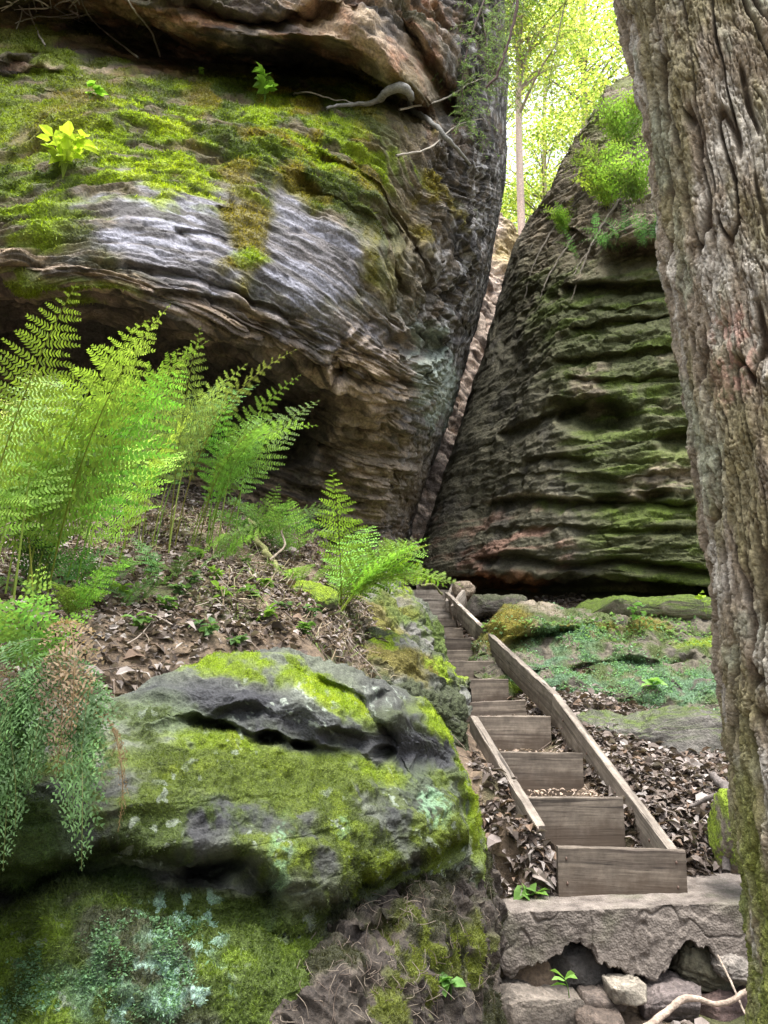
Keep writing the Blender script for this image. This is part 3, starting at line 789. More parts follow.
# ledges right of the stairs
# big layered ledge right of the stairs
rows = [
 [(462,690,12.5),(490,640,13),(535,615,13),(590,625,13),(650,620,13),(740,622,13),(900,625,13)],
 [(474,664,10.8),(486,624,11.4),(530,602,11.6),(585,612,11.4),(650,622,11.4),(740,624,11.4),(900,630,11.4)],
 [(478,672,10.4),(490,640,10.9),(534,622,11.1),(590,630,11.0),(650,636,11.0),(740,640,11.0),(900,645,11.0)],
 [(490,684,10.1),(504,662,10.5),(540,650,10.7),(590,648,10.6),(650,650,10.5),(740,654,10.5),(900,660,10.5)],
 [(506,696,9.8),(524,682,10.0),(560,672,10.0),(600,672,10.0),(650,674,9.9),(740,678,9.9),(900,684,9.9)],
 [(522,712,9.5),(540,704,9.5),(572,700,9.5),(610,702,9.4),(660,704,9.3),(740,706,9.3),(900,710,9.3)],
 [(530,730,9.4),(546,724,9.3),(580,722,9.3),(612,722,9.2),(664,722,9.1),(740,724,9.1),(900,724,9.1)],
 [(535,800,9.2),(550,800,9.2),(580,800,9.1),(612,800,9.0),(664,800,8.9),(740,800,8.9),(900,800,8.9)]]
r = Rock(rows, 620, 380, cw=[.4,.8,1,1,1.4,1.6], rw=[.6,.5,.7,.9,.9,.6,1])
Q = r.Q
h = .22 * fbm(Q, 1.2, 4, 421) + layers(Q[..., 2] + .12 * Q[..., 0], Q, 4.2, .26, 422, .5) + .04 * fbm(Q, 5, 4, 423) + .02 * fbm(Q, 14, 3, 424)
r.push(h)
rec(r.crease([(500,648),(530,642),(560,636),(590,630)], 4, 10, 3, 425), .3)
rec(r.crease([(520,680),(560,672),(600,664),(650,664),(700,656)], 3, 8, 3, 426), .2)
rec(r.crease([(510,700),(550,712),(590,714),(620,712)], 5, 9, 3, 427), .3)
bul(r.dent(530, 618, 40, 16, 5, .2), .18); bul(r.dent(650, 688, 80, 18, 3, .3), .15)
v = fbm(Q, 1.4, 4, 428); v2 = fbm(Q, 5, 4, 429); v3 = fbm(Q, (2, 2, 12), 3, 430)
r.paint((.11, .095, .07), np.ones(r.X.shape)); r.paint((.045, .04, .032), ss(-.1, .25, v3 + .3 * v2) * .8)
r.paint((.22,.13,.08), r.dent(600, 640, 30, 5, 0, .5) * .6)
r.paint_moss((.085, .12, .03), ss(-.3, .15, v2 + .5 * v) * .8)
r.paint_moss(MOSSO, np.clip(r.dent(500, 628, 24, 20, -30, .5, 431) + r.dent(575, 626, 34, 5, 5, .5, 432) + r.dent(640, 628, 24, 6, 0, .5, 432), 0, 1) * .85)
r.paint_moss(MOSS, np.clip(r.dent(520, 690, 20, 8, 30, .5, 433) + r.dent(700, 642, 34, 6, 0, .5, 434), 0, 1) * .8)
r.paint_moss((.12, .21, .12), np.clip(r.dent(570, 640, 34, 20, 10, .6, 435) + r.dent(660, 690, 80, 26, 3, .6, 436) + r.dent(560, 690, 40, 16, 20, .6, 437), 0, 1) * ss(-.25, .1, v2) * .85)
r.paint((.24,.20,.15), r.dent(545, 605, 22, 5, 5, .4) * .8)
LG = r
finish(r, 'ledge_rock', 'large layered ledge carpeted in moss and blue-green plants, right of the stairs', 'rock', (.2, 2.5, -.3))
lump('ledge_rock', 672, 742, 8.6, 2.1, .62, 1.2, 23, M_ROCK_MID, None, rot=-3, tilt=-1, boxy=.45, rough=.13, res=170, lay=7,
     mossy=[(DGRN, .5, .5, 2), (GRN, .9, .6, 5)], base=(.13, .12, .105),
     label='low grey slab of bare rock above the leaf pile, right of the stairs', cat='rock')
lump('ledge_rock', 665, 612, 12.0, 3.0, .36, 1.3, 24, M_ROCK_MID, None, rot=4, tilt=1, boxy=.5, rough=.14, lay=5, res=150,
     mossy=[(DGRN, -.3, .7, 2), (GRN, .4, .85, 3)], base=(.15, .13, .10),
     label='long thin mossy ledge at the foot of the tall boulder, behind the others', cat='rock')
lump('ledge_rock', 497, 606, 13.4, 1.3, .34, 1.0, 25, M_ROCK_MID, None, rot=0, boxy=.5, rough=.14, lay=8, res=100,
     mossy=[(DGRN, .3, .5, 2)], base=(.12, .105, .09),
     label='dark thin-bedded rock beside the boards at the stair head', cat='rock')
lump('rounded_stone', 464, 590, 14.4, .42, .36, .4, 26, M_ROCK_MID, None, boxy=.9, rough=.1, res=60, base=(.34, .27, .20),
     label='smooth tan stone lodged behind the boards at the stair head', cat='stone')
lump('ledge_rock', 738, 830, 5.6, .34, .52, .5, 27, M_ROCK_MID, None, boxy=.8, rough=.12, res=80,
     mossy=[(MOSS, -.1, .9, 2)], base=(.18, .15, .12),
     label='yellow-mossed rock half hidden behind the big tree trunk', cat='rock')
# ================================================================ stairs geometry (used by terrain too)
ST = [ # right px, top py, Y, board height
 (622,797,6.35,.38),(582,753,7.15,.32),(550,716,8.0,.32),(525,700,8.9,.30),(508,679,9.75,.30),(494,661,10.6,.28),(482,650,11.4,.26),
 (471,638,12.1,.26),(463,628,12.8,.26),(456,620,13.4,.26),(452,609,14.0,.28),(450,599,14.6,.26),(450,590,15.2,.26),(452,578,15.9,.36)]
W_ST = .74
# ================================================================ ground
gp = []
def g(px, py, Y, dz=0):
    p = U(px, py, Y); gp.append((p[0], p[1], p[2] + dz))
for a in [(0,652,3.9),(0,600,4.9),(0,560,5.9),(0,500,7.7),(0,450,9.4),(120,655,4.5),(120,600,5.3),(120,550,6.6),(120,490,9.0),(120,470,10.4),
          (230,650,4.95),(230,600,5.7),(230,560,7.0),(230,515,9.2),(230,500,10.6),(320,650,5.4),(320,610,6.2),(320,570,7.6),(320,545,9.4),(320,530,11),
          (380,660,6.4,-.4),(385,620,8,-.4),(385,585,10,-.35),(400,575,13),(-150,660,3.4),(-150,560,5.4),(-150,450,8.5)]:
    g(*a)
for (px, py, Y, hh) in ST:
    p = U(px, py, Y)
    gp.append((p[0] + .12, p[1], p[2] - .2)); gp.append((p[0] - W_ST - .1, p[1], p[2] - .26)); gp.append((p[0] - W_ST/2, p[1] + .1, p[2] - .42)); gp.append((p[0] - W_ST/2, p[1] + .5, p[2] - .3))
for a in [(505,812,6.0),(540,838,5.95),(520,800,6.5),(484,770,6.6),(520,850,5.9),(495,872,5.75),(690,860,6.2),(740,850,6.2),(660,800,6.7),(720,790,6.8),(600,745,8),(680,765,7.9),(740,765,7.8),
          (560,700,9),(700,715,9.2),(560,650,11),(640,640,11.6),(760,640,11.6),(500,620,12.6),(600,602,13),(720,602,12.8),(900,870,5.7),(900,765,7.8),(950,640,11.6)]:
    g(*a)
for (x, y, z) in [(.75,5.15,-.5),(.6,5.45,-.5),(.9,5.5,-.48),(1.2,5.5,-.48),(2.0,5.5,-.48),(.55,5.9,-.3),(1.6,5.15,-.45),(2.6,5.15,-.45),(4,5.2,-.4),(.9,5.95,-.4),(1.6,5.95,-.4),(2.6,5.95,-.4),(4,5.95,-.4),(.6,6.3,.06),(1.5,6.25,.06),(2.6,6.25,.08),(4,6.25,.1),(1.2,4.4,-.5),(2.2,4.2,-.5),(.6,4.6,-.5),(.6,3.6,-.5),(0,3,-.4),(1.5,3,-.4),(3,3,-.35),
                  (0,0,0),(2,0,0),(-2,0,0),(-3,1.6,-.1),(4,2,-.2),(-1.5,2.4,-.35),(-1.6,3.2,-.3),(-.8,3.3,-.3),(-.2,3.8,-.3),(.25,4.4,-.3),(-2.6,2.9,0),(5,5,.1),(6,8,1.4),
                  (0,-6,-.4),(-8,-4,-.2),(8,-4,-.2),(-7,5,1.6),(-8,10,3.6),(8,12,3),(0,22,4.6),(8,24,5),(-6,24,6),(3,30,5.5)]:
    gp.append((x, y, z))
gp = np.array(gp)
GR = RBF(gp[:, :2], gp[:, 2], 'r', .004)
def ground_z(x, y):
    x = np.asarray(x, float); y = np.asarray(y, float)
    z = GR(x, y)
    far = ss(18, 34, np.hypot(x, y - 6))
    zf = np.clip(.12 * y, -2, 7) 
    z = z * (1 - far) + zf * far
    P = np.stack([x, y, 0 * x], -1)
    return z + .03 * fbm(P, 1.3, 4, 200) * (1 - far) + .02 * fbm(P, 5, 3, 201) * (1 - far) + far * .8 * fbm(P, .05, 3, 202)
def warped(n, lim, c0):
    t = np.linspace(-1, 1, n); return c0 + lim * (np.abs(t) ** 3.2 * np.sign(t)) * .965 + t * lim * .035
xs = warped(520, 180, 0.0); ys = warped(620, 180, 7.0)
GX, GY = np.meshgrid(xs, ys)
GZ = ground_z(GX, GY)
V = np.stack([GX, GY, GZ], -1)
n_ = fbm(V, 1.1, 4, 210); n2_ = fbm(V, 6, 3, 211)
gc = np.ones(V.shape) * np.array((.13, .095, .065)); gc *= (1 + .5 * n_ + .35 * n2_)[..., None]
mg_ = ss(.1, .4, fbm(V, .9, 4, 212)) * .6
gc = gc * (1 - mg_[..., None]) + np.array((.06, .09, .02)) * mg_[..., None]
far_ = ss(20, 40, np.hypot(GX, GY))[..., None]
gc = gc * (1 - far_) + np.array((.08, .10, .03)) * far_
gr = mesh_obj('ground', V.reshape(-1, 3), quads(620, 520), M_ROCK_MID, colors=np.concatenate([gc.reshape(-1, 3), np.full((GX.size, 1), .95)], 1), attrs={'moss': mg_.ravel()})
gr['kind'] = 'structure'; gr['label'] = 'forest floor of soil under fallen leaves'

# ================================================================ wood
def wood_material(name, c, dark):
    m, t, out = nt(name); L = t.links.new
    tc = N(t, 'ShaderNodeTexCoord'); oi = N(t, 'ShaderNodeObjectInfo')
    mp = N(t, 'ShaderNodeMapping'); L(tc.outputs['Object'], mp.inputs[0]); mp.inputs['Scale'].default_value = (.55, 9, 13)
    ad = N(t, 'ShaderNodeVectorMath', operation='ADD'); L(mp.outputs[0], ad.inputs[0])
    cb = N(t, 'ShaderNodeCombineXYZ'); L(math_n(t, 'MULTIPLY', oi.outputs['Random'], 40.0), cb.inputs[0]); L(math_n(t, 'MULTIPLY', oi.outputs['Random'], 17.0), cb.inputs[2]); L(cb.outputs[0], ad.inputs[1])
    n1 = N(t, 'ShaderNodeTexNoise', Scale=1.6, Detail=7.0, Roughness=.62, Distortion=.4); L(ad.outputs[0], n1.inputs['Vector'])
    n2 = N(t, 'ShaderNodeTexNoise', Scale=5.0, Detail=5.0, Roughness=.6); L(tc.outputs['Object'], n2.inputs['Vector'])
    cr = N(t, 'ShaderNodeValToRGB'); L(n1.outputs[0], cr.inputs[0])
    e = cr.color_ramp.elements; e[0].position = .36; e[0].color = (*dark, 1); e[1].position = .62; e[1].color = (*c, 1)
    st = mixc(t, remap(t, n2.outputs[0], .42, .68, 0, .65), cr.outputs[0], tuple(x * .35 for x in c))
    n3 = N(t, 'ShaderNodeTexNoise', Scale=2.2, Detail=4.0, Roughness=.6); L(ad.outputs[0], n3.inputs['Vector'])
    st = mixc(t, remap(t, n3.outputs[0], .60, .66, 0, .8), st, (.025, .02, .017))
    n4 = N(t, 'ShaderNodeTexNoise', Scale=26.0, Detail=4.0, Roughness=.7); L(tc.outputs['Object'], n4.inputs['Vector'])
    st = mixc(t, 1.0, st, remap(t, n4.outputs[0], .35, .65, .85, 1.15), 'MULTIPLY')
    st = mixc(t, 1.0, st, remap(t, oi.outputs['Random'], 0, 1, .75, 1.25), 'MULTIPLY')
    sx = N(t, 'ShaderNodeSeparateXYZ'); L(tc.outputs['Object'], sx.inputs[0])
    n5 = N(t, 'ShaderNodeTexNoise', Scale=7.0, Detail=5.0, Roughness=.65); L(tc.outputs['Object'], n5.inputs['Vector'])
    mud = math_n(t, 'ADD', math_n(t, 'MULTIPLY', sx.outputs[2], -3.2), math_n(t, 'MULTIPLY', n5.outputs[0], 1.6))
    st = mixc(t, remap(t, mud, 1.15, 1.75, 0, .85), st, (.075, .055, .04))
    p = N(t, 'ShaderNodeBsdfPrincipled', Roughness=.85); L(st, p.inputs['Base Color']); p.inputs['Specular IOR Level'].default_value = .25
    b = N(t, 'ShaderNodeBump', Strength=.8, Distance=.008); L(n1.outputs[0], b.inputs['Height']); L(b.outputs[0], p.inputs['Normal'])
    L(p.outputs[0], out.inputs[0]); return m
M_WOOD = wood_material('weathered_grey_plank', (.20, .165, .13), (.07, .055, .045))
M_WOOD_PALE = wood_material('pale_bleached_plank', (.50, .44, .37), (.27, .23, .19))

def board(name, a, b, thick, hgt, mat, parent, up=(0, 0, 1), sd=0, wob=.006):
    """plank from a to b (top edge centre line), hgt downwards, thick across"""
    a = Vector([float(v) for v in a]); b = Vector([float(v) for v in b]); L_ = (b - a).length
    x = (b - a).normalized(); y = Vector(up).cross(x).normalized(); z = x.cross(y)
    n = max(8, int(L_ / .03))
    prof = [(-.5, -1), (-.5, -.5), (-.5, -.12), (-.44, -.02), (-.36, 0), (0, 0), (.36, 0), (.44, -.02), (.5, -.12), (.5, -.5), (.5, -1), (0, -1)]
    prof = [(p, (q if q in (-1, -.5, 0) else q * .05 / max(hgt, .05))) for p, q in prof]
    vs = []
    for i in range(n + 1):
        t_ = i / n
        for j, (p, q) in enumerate(prof):
            P_ = np.array([[i * .13 + sd * 3.1, j * .7, sd * 1.7]])
            w_ = wob * float(fbm(P_, 1.0, 2, 3)[0]) * 1.5
            e_ = 1 if 0 < i < n else .94
            vs.append((t_ * L_, p * thick * e_ + w_ * .6, q * hgt + w_))
    k = len(prof); fs = []
    for i in range(n):
        for j in range(k):
            fs.append((i * k + j, i * k + (j + 1) % k, (i + 1) * k + (j + 1) % k, (i + 1) * k + j))
    fs.append(tuple(range(k))[::-1]); fs.append(tuple(n * k + j for j in range(k)))
    me = bpy.data.meshes.new(name); me.from_pydata(vs, [], fs); me.update(); me.materials.append(mat)
    o = bpy.data.objects.new(name, me); COL.objects.link(o)
    Mx = Matrix((( x[0], y[0], z[0], a[0]), (x[1], y[1], z[1], a[1]), (x[2], y[2], z[2], a[2]), (0, 0, 0, 1)))
    if parent: o.parent = parent; o.matrix_parent_inverse = Matrix.Translation(-Vector(parent.location))
    o.matrix_basis = Mx
    return o
stairs = empty('wooden_staircase', U(600, 880, 5.6))
tag(stairs, 'weathered plank stairs with open risers climbing to the crevice', 'staircase')
tops = []
for i, (px, py, Y, hh) in enumerate(ST):
    p = U(px, py, Y); a = p - np.array([W_ST, 0, 0]); 
    if i: hh = (ST[i-1][1] - py + 2) * Y / F * 1.02
    tl = [0, .01, .0, -.03, .0, .0, -.01, 0, 0, 0, 0, 0, 0, 0][i]
    board('riser', a + [0, 0, tl], p, .05, hh, M_WOOD if i < 10 else M_WOOD_PALE, stairs, sd=i)
    if i >= 9:
        q = ST[i + 1] if i + 1 < len(ST) else None
        if q: # dusty tread planks of the uppermost steps
            pn_ = U(q[0], q[1], q[2]); dz = p[2] - .03
            board('tread', np.array([p[0] - W_ST + .02, (Y + q[2]) / 2, dz]), np.array([p[0] - .02, (Y + q[2]) / 2, dz]), (q[2] - Y) * .84, .04, M_WOOD_PALE, stairs, sd=30 + i)
    tops.append(p)
# bottom riser, wider than the rest and outside the stringers
a = U(557, 846, 5.75); b = U(684, 850, 5.75)
board('riser', a, b, .06, .40, M_WOOD, stairs, sd=50)
# stringers
M_WOOD_MID = wood_material('grey_brown_plank', (.34, .29, .24), (.13, .11, .09))
e0 = U(674, 850, 5.82); e1 = U(556, 694, 8.15); e2 = U(478, 622, 11.9); e3 = U(447, 592, 14.3)
board('stringer', e0 + [0, 0, .0], e1, .075, .30, M_WOOD_MID, stairs, sd=60)
board('stringer', e1, e2, .074, .29, M_WOOD_MID, stairs, sd=61)
board('stringer', e2, e3, .073, .27, M_WOOD_PALE, stairs, sd=62)
MN = plain('rusty_steel', (.10, .06, .045), .6, 40, .4)
def nails(a, b, k, off):
    a = np.array(a); b = np.array(b)
    for j in range(k):
        p = a + (b - a) * ((j + .5) / k); 
        import bmesh
        bm = bmesh.new(); bmesh.ops.create_uvsphere(bm, u_segments=10, v_segments=6, radius=.012); bmesh.ops.scale(bm, vec=(.6, 1, 1), verts=bm.verts)
        me = bpy.data.meshes.new('bolt_head'); bm.to_mesh(me); bm.free(); me.materials.append(MN)
        o = bpy.data.objects.new('bolt_head', me); COL.objects.link(o); o.parent = stairs; o.location = Vector([float(v) for v in p + np.array(off)]) - stairs.location
nails(e0, e1, 4, (-.042, 0, -.12)); nails(e0, e1, 4, (-.042, .06, -.20))
pq = U(557, 846, 5.72); pr = U(684, 850, 5.72)
for dz_ in (-.08, -.24):
    nails(pq + np.array([.05, 0, 0]), pq + np.array([.07, 0, 0]), 1, (0, 0, dz_)); nails(pr - np.array([.07, 0, 0]), pr - np.array([.05, 0, 0]), 1, (0, 0, dz_))
l0 = U(541, 826, 5.95); l1 = U(474, 716, 7.75)
board('stringer', l0, l1, .075, .15, M_WOOD_MID, stairs, sd=63)
board('side_board', U(447, 601, 13.9), U(455, 578, 15.6), .07, .22, M_WOOD_PALE, stairs, sd=64)
board('side_board', U(452, 606, 13.5), U(463, 590, 14.0), .06, .42, M_WOOD_PALE, stairs, sd=65)

# ================================================================ concrete slab
m_, t_, out_ = nt('rough_concrete'); L = t_.links.new
geo = N(t_, 'ShaderNodeNewGeometry')
n1 = N(t_, 'ShaderNodeTexNoise', Scale=9.0, Detail=9.0, Roughness=.68); L(geo.outputs['Position'], n1.inputs['Vector'])
n2 = N(t_, 'ShaderNodeTexNoise', Scale=3.0, Detail=4.0); L(geo.outputs['Position'], n2.inputs['Vector'])
vo = N(t_, 'ShaderNodeTexVoronoi', Scale=70.0); L(geo.outputs['Position'], vo.inputs['Vector'])
c = mixc(t_, remap(t_, n1.outputs[0], .35, .68, 0, 1), (.075, .06, .05), (.24, .205, .175))
c = mixc(t_, remap(t_, n2.outputs[0], .5, .7, 0, .5), c, (.09, .10, .05))
c = mixc(t_, remap(t_, vo.outputs['Distance'], 0, .3, .45, 0), c, (.42, .38, .33))
p_ = N(t_, 'ShaderNodeBsdfPrincipled', Roughness=.92); L(c, p_.inputs['Base Color'])
b_ = N(t_, 'ShaderNodeBump', Strength=1.0, Distance=.012); L(math_n(t_, 'ADD', n1.outputs[0], math_n(t_, 'MULTIPLY', vo.outputs['Distance'], .4)), b_.inputs['Height']); L(b_.outputs[0], p_.inputs['Normal'])
L(p_.outputs[0], out_.inputs[0]); M_CONC = m_
YF = 5.45
nx = 420
pxs = np.linspace(480, 930, nx)
bot = np.interp(pxs, [492,500,510,530,548,560,566,572,578,592,600,625,640,665,672,680,690,712,722,745,780,930],
                     [950,972,978,974,960,958,948,944,947,955,966,975,980,977,962,948,944,955,972,974,974,974])
_b = 1.0 * fbm(np.stack([pxs * .09, 0 * pxs, 0 * pxs], -1), 1, 3, 305) * 6; bot = bot + 5 * (np.floor(_b) / 3) + 3 * fbm(np.stack([pxs * .05, 0 * pxs, 0 * pxs], -1), 1, 4, 300)
topy = np.interp(pxs, [492, 745, 930], [911, 903, 898]) + 1.5 * fbm(np.stack([pxs * .03, 0 * pxs, 0 * pxs], -1), 1, 3, 301)
T = U(pxs, topy, YF); B = U(pxs, bot, YF)
rowsP = []
for k in range(26):
    y_ = YF + .75 * (1 - k / 25) ** 1.2 + .012; rr_ = T.copy(); rr_[:, 1] = y_; rr_[:, 2] += .012 * (y_ - YF); rowsP.append(rr_)
rowsP.append(T + [0, .003, -.006])
for k in range(1, 60): rowsP.append(T + (B - T) * k / 59)
for k in range(1, 20):
    q_ = B.copy(); q_[:, 1] += .75 * k / 19; q_[:, 2] += .02 * min(k, 2); rowsP.append(q_)
G_ = np.array(rowsP)
nf = fbm(G_, 5, 4, 302) * .009 + fbm(G_, 25, 3, 303) * .004
front = np.zeros(G_.shape[:2]); front[26:86] = 1
fl_ = fbm(G_, (2.2, 1, 3.2), 4, 306) * 5; fl_ = np.floor(fl_) + ss(0, .12, fl_ - np.floor(fl_))
crk = ss(.035, .0, np.abs(fbm(G_, (2.6, 1, 1.4), 3, 307)))
G_[..., 1] -= front * (nf + .01 + .004 * fl_ - .014 * crk)
G_[..., 2] += (1 - front) * nf * .4
# spalled patch
X_, Y_ = PJ(G_)
G_[..., 1] += front * .015 * ss(.1, .16, fbm(G_, 3, 3, 304))
G_[..., 1] += front * .05 * ss(.01, 0, G_[..., 2] - B[None, :, 2] - .0)
ends = np.concatenate([G_[:, :1] * 0 + G_[:, :1], G_], 1)
r = Rock(None, 0, 0, direct=G_)
o = r.build('concrete_slab', M_CONC, back=(0, .0, .01))
# end faces are closed by the ring
tag(o, 'broken concrete slab with dusty top forming the step below the wooden stairs', 'slab')
SLAB = G_

# stones beneath the slab
def stone(px, py, w, hg, dp, sd, label, base=(.15, .13, .11), Y=5.22, boxy=.3, rot=0, tilt=0):
    s_ = Y / .98 / F * 1.02
    return lump('foundation_stone', px, py, Y + .12 + dp * .42, w * s_ * 1.05, hg * s_, dp, sd, M_ROCK_MID, None, rot=rot, tilt=tilt, boxy=boxy, rough=.16, res=90, base=tuple(x * .75 for x in base), lay=22,
                label=label, cat='stone')
stone(533, 1003, 80, 30, .5, 401, 'long flat stone lowest and leftmost under the concrete slab', (.20, .17, .14), 5.12, tilt=8)
stone(575, 962, 60, 42, .5, 402, 'dark squarish stone in the notch broken from the slab', (.06, .055, .05), 5.42, boxy=.5, tilt=-6)
stone(597, 995, 44, 14, .4, 403, 'thin stone wedged just left of the small pale brick-like stone', (.15, .12, .10), 5.2, tilt=3)
stone(627, 989, 33, 13, .3, 404, 'small pale brick-like stone below the middle of the slab', (.34, .30, .24), 5.1, boxy=.25, tilt=-4)
stone(664, 998, 52, 30, .5, 405, 'rounded cracked stone right of the small pale brick-like stone', (.17, .14, .13), 5.2, boxy=.4)
stone(598, 1016, 44, 20, .4, 406, 'brownish stone at the bottom, below the thin wedged stone', (.13, .10, .08), 5.05, boxy=.4)
stone(703, 960, 58, 36, .4, 407, 'greenish stone filling the right notch under the slab', (.13, .12, .08), 5.45, boxy=.5, tilt=16)
stone(733, 968, 28, 22, .3, 408, 'rough pale lump at the slab end beside the tree trunk', (.26, .23, .20), 5.2, boxy=.8)
stone(720, 1008, 70, 30, .4, 409, 'dark reddish stone low in the corner beside the trunk', (.12, .08, .07), 5.3, boxy=.4)
# dark recess of packed earth behind the stones
rows = [
 [(470,958,6.1),(560,950,6.1),(650,950,6.1),(760,950,6.1),(960,950,6.1)],
 [(470,985,6.0),(560,985,6.05),(650,985,6.05),(760,985,6.05),(960,985,6.0)],
 [(465,1015,5.5),(560,1020,5.5),(650,1020,5.5),(760,1020,5.5),(960,1025,5.5)],
 [(455,1090,4.6),(560,1100,4.6),(650,1100,4.5),(760,1100,4.5),(960,1100,4.5)]]
r = Rock(rows, 260, 120); r.push(.03 * fbm(r.Q, 5, 4, 310) + .02 * ridged(r.Q, 9, 2, 311))
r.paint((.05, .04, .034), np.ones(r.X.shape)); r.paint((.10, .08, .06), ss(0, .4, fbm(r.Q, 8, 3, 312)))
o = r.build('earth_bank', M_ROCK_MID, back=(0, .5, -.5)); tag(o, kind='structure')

# ================================================================ root and soil mass (bottom centre)
rows = [
 [(330,925,4.1),(400,895,4.3),(450,872,4.7),(478,852,5.3),(488,862,5.8),(506,910,5.95)],
 [(296,965,3.5),(352,925,3.72),(420,896,4.12),(466,872,4.75),(484,882,5.35),(500,915,5.6)],
 [(280,995,3.3),(336,955,3.4),(400,935,3.7),(450,930,4.1),(485,930,4.7),(500,950,5.2)],
 [(262,1024,3.2),(320,1000,3.15),(390,985,3.35),(440,985,3.8),(480,990,4.4),(498,1000,5.0)],
 [(240,1150,2.9),(310,1120,2.9),(380,1100,3.0),(430,1090,3.4),(475,1080,4.1),(495,1070,4.7)],
]
r = Rock(rows, 420, 420)
Q = r.Q
h = .06 * fbm(Q, 2.5, 4, 321) + .05 * ss(.4, .8, ridged(Q, (5, 5, 3.5), 3, 322)) + .025 * fbm(Q, 14, 4, 323)
r.push(h)
rec(r.dent(372, 938, 26, 9, -30, .4), .12)
rec(r.dent(360, 1000, 22, 14, -60, .4), .06)
r.paint((.05, .04, .032), np.ones(r.X.shape)); r.paint((.045, .036, .03), ss(-.1, .3, fbm(Q, 7, 4, 324)) * .9)
r.paint((.11, .09, .07), ss(.1, .4, fbm(Q, 11, 4, 325)) * .6)
r.paint_moss((.05, .06, .02), ss(.0, .3, fbm(Q, 3, 4, 329)) * .6)
mo = np.clip(r.dent(410, 970, 60, 38, -35, .7, 326) + r.dent(450, 950, 34, 20, 20, .6, 327), 0, 1) * ss(-.1, .2, fbm(Q, 9, 4, 328) + .05)
r.paint_moss((.16, .19, .03), mo * .9)
RS = r
o = r.build('root_mound', M_ROCK_NEAR, back=(.1, .9, -.5)); tag(o, 'crumbly mound of soil and rootlets with yellowish moss, between the broad boulder and the slab', 'soil mound')
# ================================================================ tube helper
def tube(pts, rad, k=6):
    P = np.array(pts, float); n = len(P); rad = np.ones(n) * rad
    T_ = np.gradient(P, axis=0); T_ /= np.linalg.norm(T_, axis=1, keepdims=True) + 1e-9
    ref = np.array([.31, .2, .93]) if abs(T_[0][2]) < .8 else np.array([.9, .3, .1])
    V = []
    for i in range(n):
        a = np.cross(T_[i], ref); a /= np.linalg.norm(a) + 1e-9; b = np.cross(T_[i], a)
        ang = np.arange(k) * 2 * np.pi / k
        V.append(P[i] + rad[i] * (np.cos(ang)[:, None] * a + np.sin(ang)[:, None] * b))
    V = np.concatenate(V); i = np.arange(n - 1)[:, None] * k; j = np.arange(k)[None]
    Fq = np.stack([i + j, i + (j + 1) % k, i + k + (j + 1) % k, i + k + j], -1).reshape(-1, 4)
    return V, Fq
def smooth_path(pts, n):
    A = np.array(pts, float); return cr_matrix(len(A), n) @ A
class MB:
    def __init__(s): s.V = []; s.F = []; s.C = []; s.n = 0
    def add(s, V, Fq, c):
        c = np.asarray(c, float)
        if c.ndim == 1: c = np.tile(c, (len(V), 1))
        s.V.append(V); s.F.append(Fq + s.n); s.C.append(c); s.n += len(V)
    def build(s, name, mat, parent=None, smooth=True, loc=None):
        V = np.concatenate(s.V)
        if loc is not None: V = V - loc
        o = mesh_obj(name, V, np.concatenate(s.F), mat, parent=parent, smooth=smooth, colors=np.concatenate(s.C))
        if loc is not None and parent is None: o.location = tuple(loc)
        return o
def surf(rk, px, py, off=0.0):
    if not hasattr(rk, 'px'): rk.px, rk.py = PJ(rk.P); rk.N2 = rk.N if False else grid_normals(rk.P); 
    d = (rk.px - px) ** 2 + (rk.py - py) ** 2
    dist = np.linalg.norm(rk.P - EYE, axis=-1)
    k = np.argmin(d + 40 * (dist - dist.min()) * (d < 30) + 1000 * (d >= 30))
    i, j = np.unravel_index(k, d.shape)
    n = rk.N2[i, j]; 
    if n @ (EYE - rk.P[i, j]) < 0: n = -n
    return rk.P[i, j] + n * off, n

# ================================================================ foreground tree trunk
nu, nv = 1100, 1500
py_ = np.linspace(-420, 1500, nv)
cpy = np.array([-420, 0, 250, 450, 600, 750, 880, 1000, 1150, 1500])
edge = np.array([545, 617, 657, 691, 712, 729, 742, 752, 750, 690])
v_ = (512 - py_) / F; dy_ = cp - v_ * sp; tt = 2.6 / dy_
e_ = np.interp(py_, cpy, edge); 
# smooth the edge curve
e_ = np.convolve(np.pad(e_, 60, 'edge'), np.ones(121) / 121, 'valid')
zz = 1.6 + (sp + v_ * cp) * tt
rad = .375 + .05 * ss(.6, -.4, zz) + .012 * np.sin(zz * 2.1)
xc = (e_ - 384) / F * tt + rad * 1.01 + .075
yc = 2.6 + rad * .15 + .02 * np.sin(zz * 1.3)
zb = -1.2
th = np.linspace(0, 2 * np.pi, nu, endpoint=False)
TH, ZZ = np.meshgrid(th, zz); RR = rad[:, None] * np.ones(nu)
cx_, sn_ = np.cos(TH), np.sin(TH)
C3 = np.stack([cx_ * .4, sn_ * .4, ZZ], -1)
wv = C3 + .028 * np.stack([fbm(C3, (2.5, 2.5, 2), 3, 501), fbm(C3, (2.5, 2.5, 2), 3, 502), 0 * ZZ], -1) + np.array([.10, .06, 0]) * ZZ[..., None] * .9
n_a = fbm(wv, (12, 12, 1.15), 2, 503); n_b = fbm(wv, (28, 28, 3.0), 2, 504)
fur = ss(.01, .15, np.abs(n_a) + .035 * fbm(C3, (40, 40, 12), 3, 520)); fur2 = ss(0, .12, np.abs(n_b) + .03 * fbm(C3, (60, 60, 20), 2, 521))
plate = fbm(C3, (16, 16, 9), 4, 505); fine_ = fbm(C3, (60, 60, 24), 4, 506); brk = fbm(C3, (20, 20, 26), 3, 507)
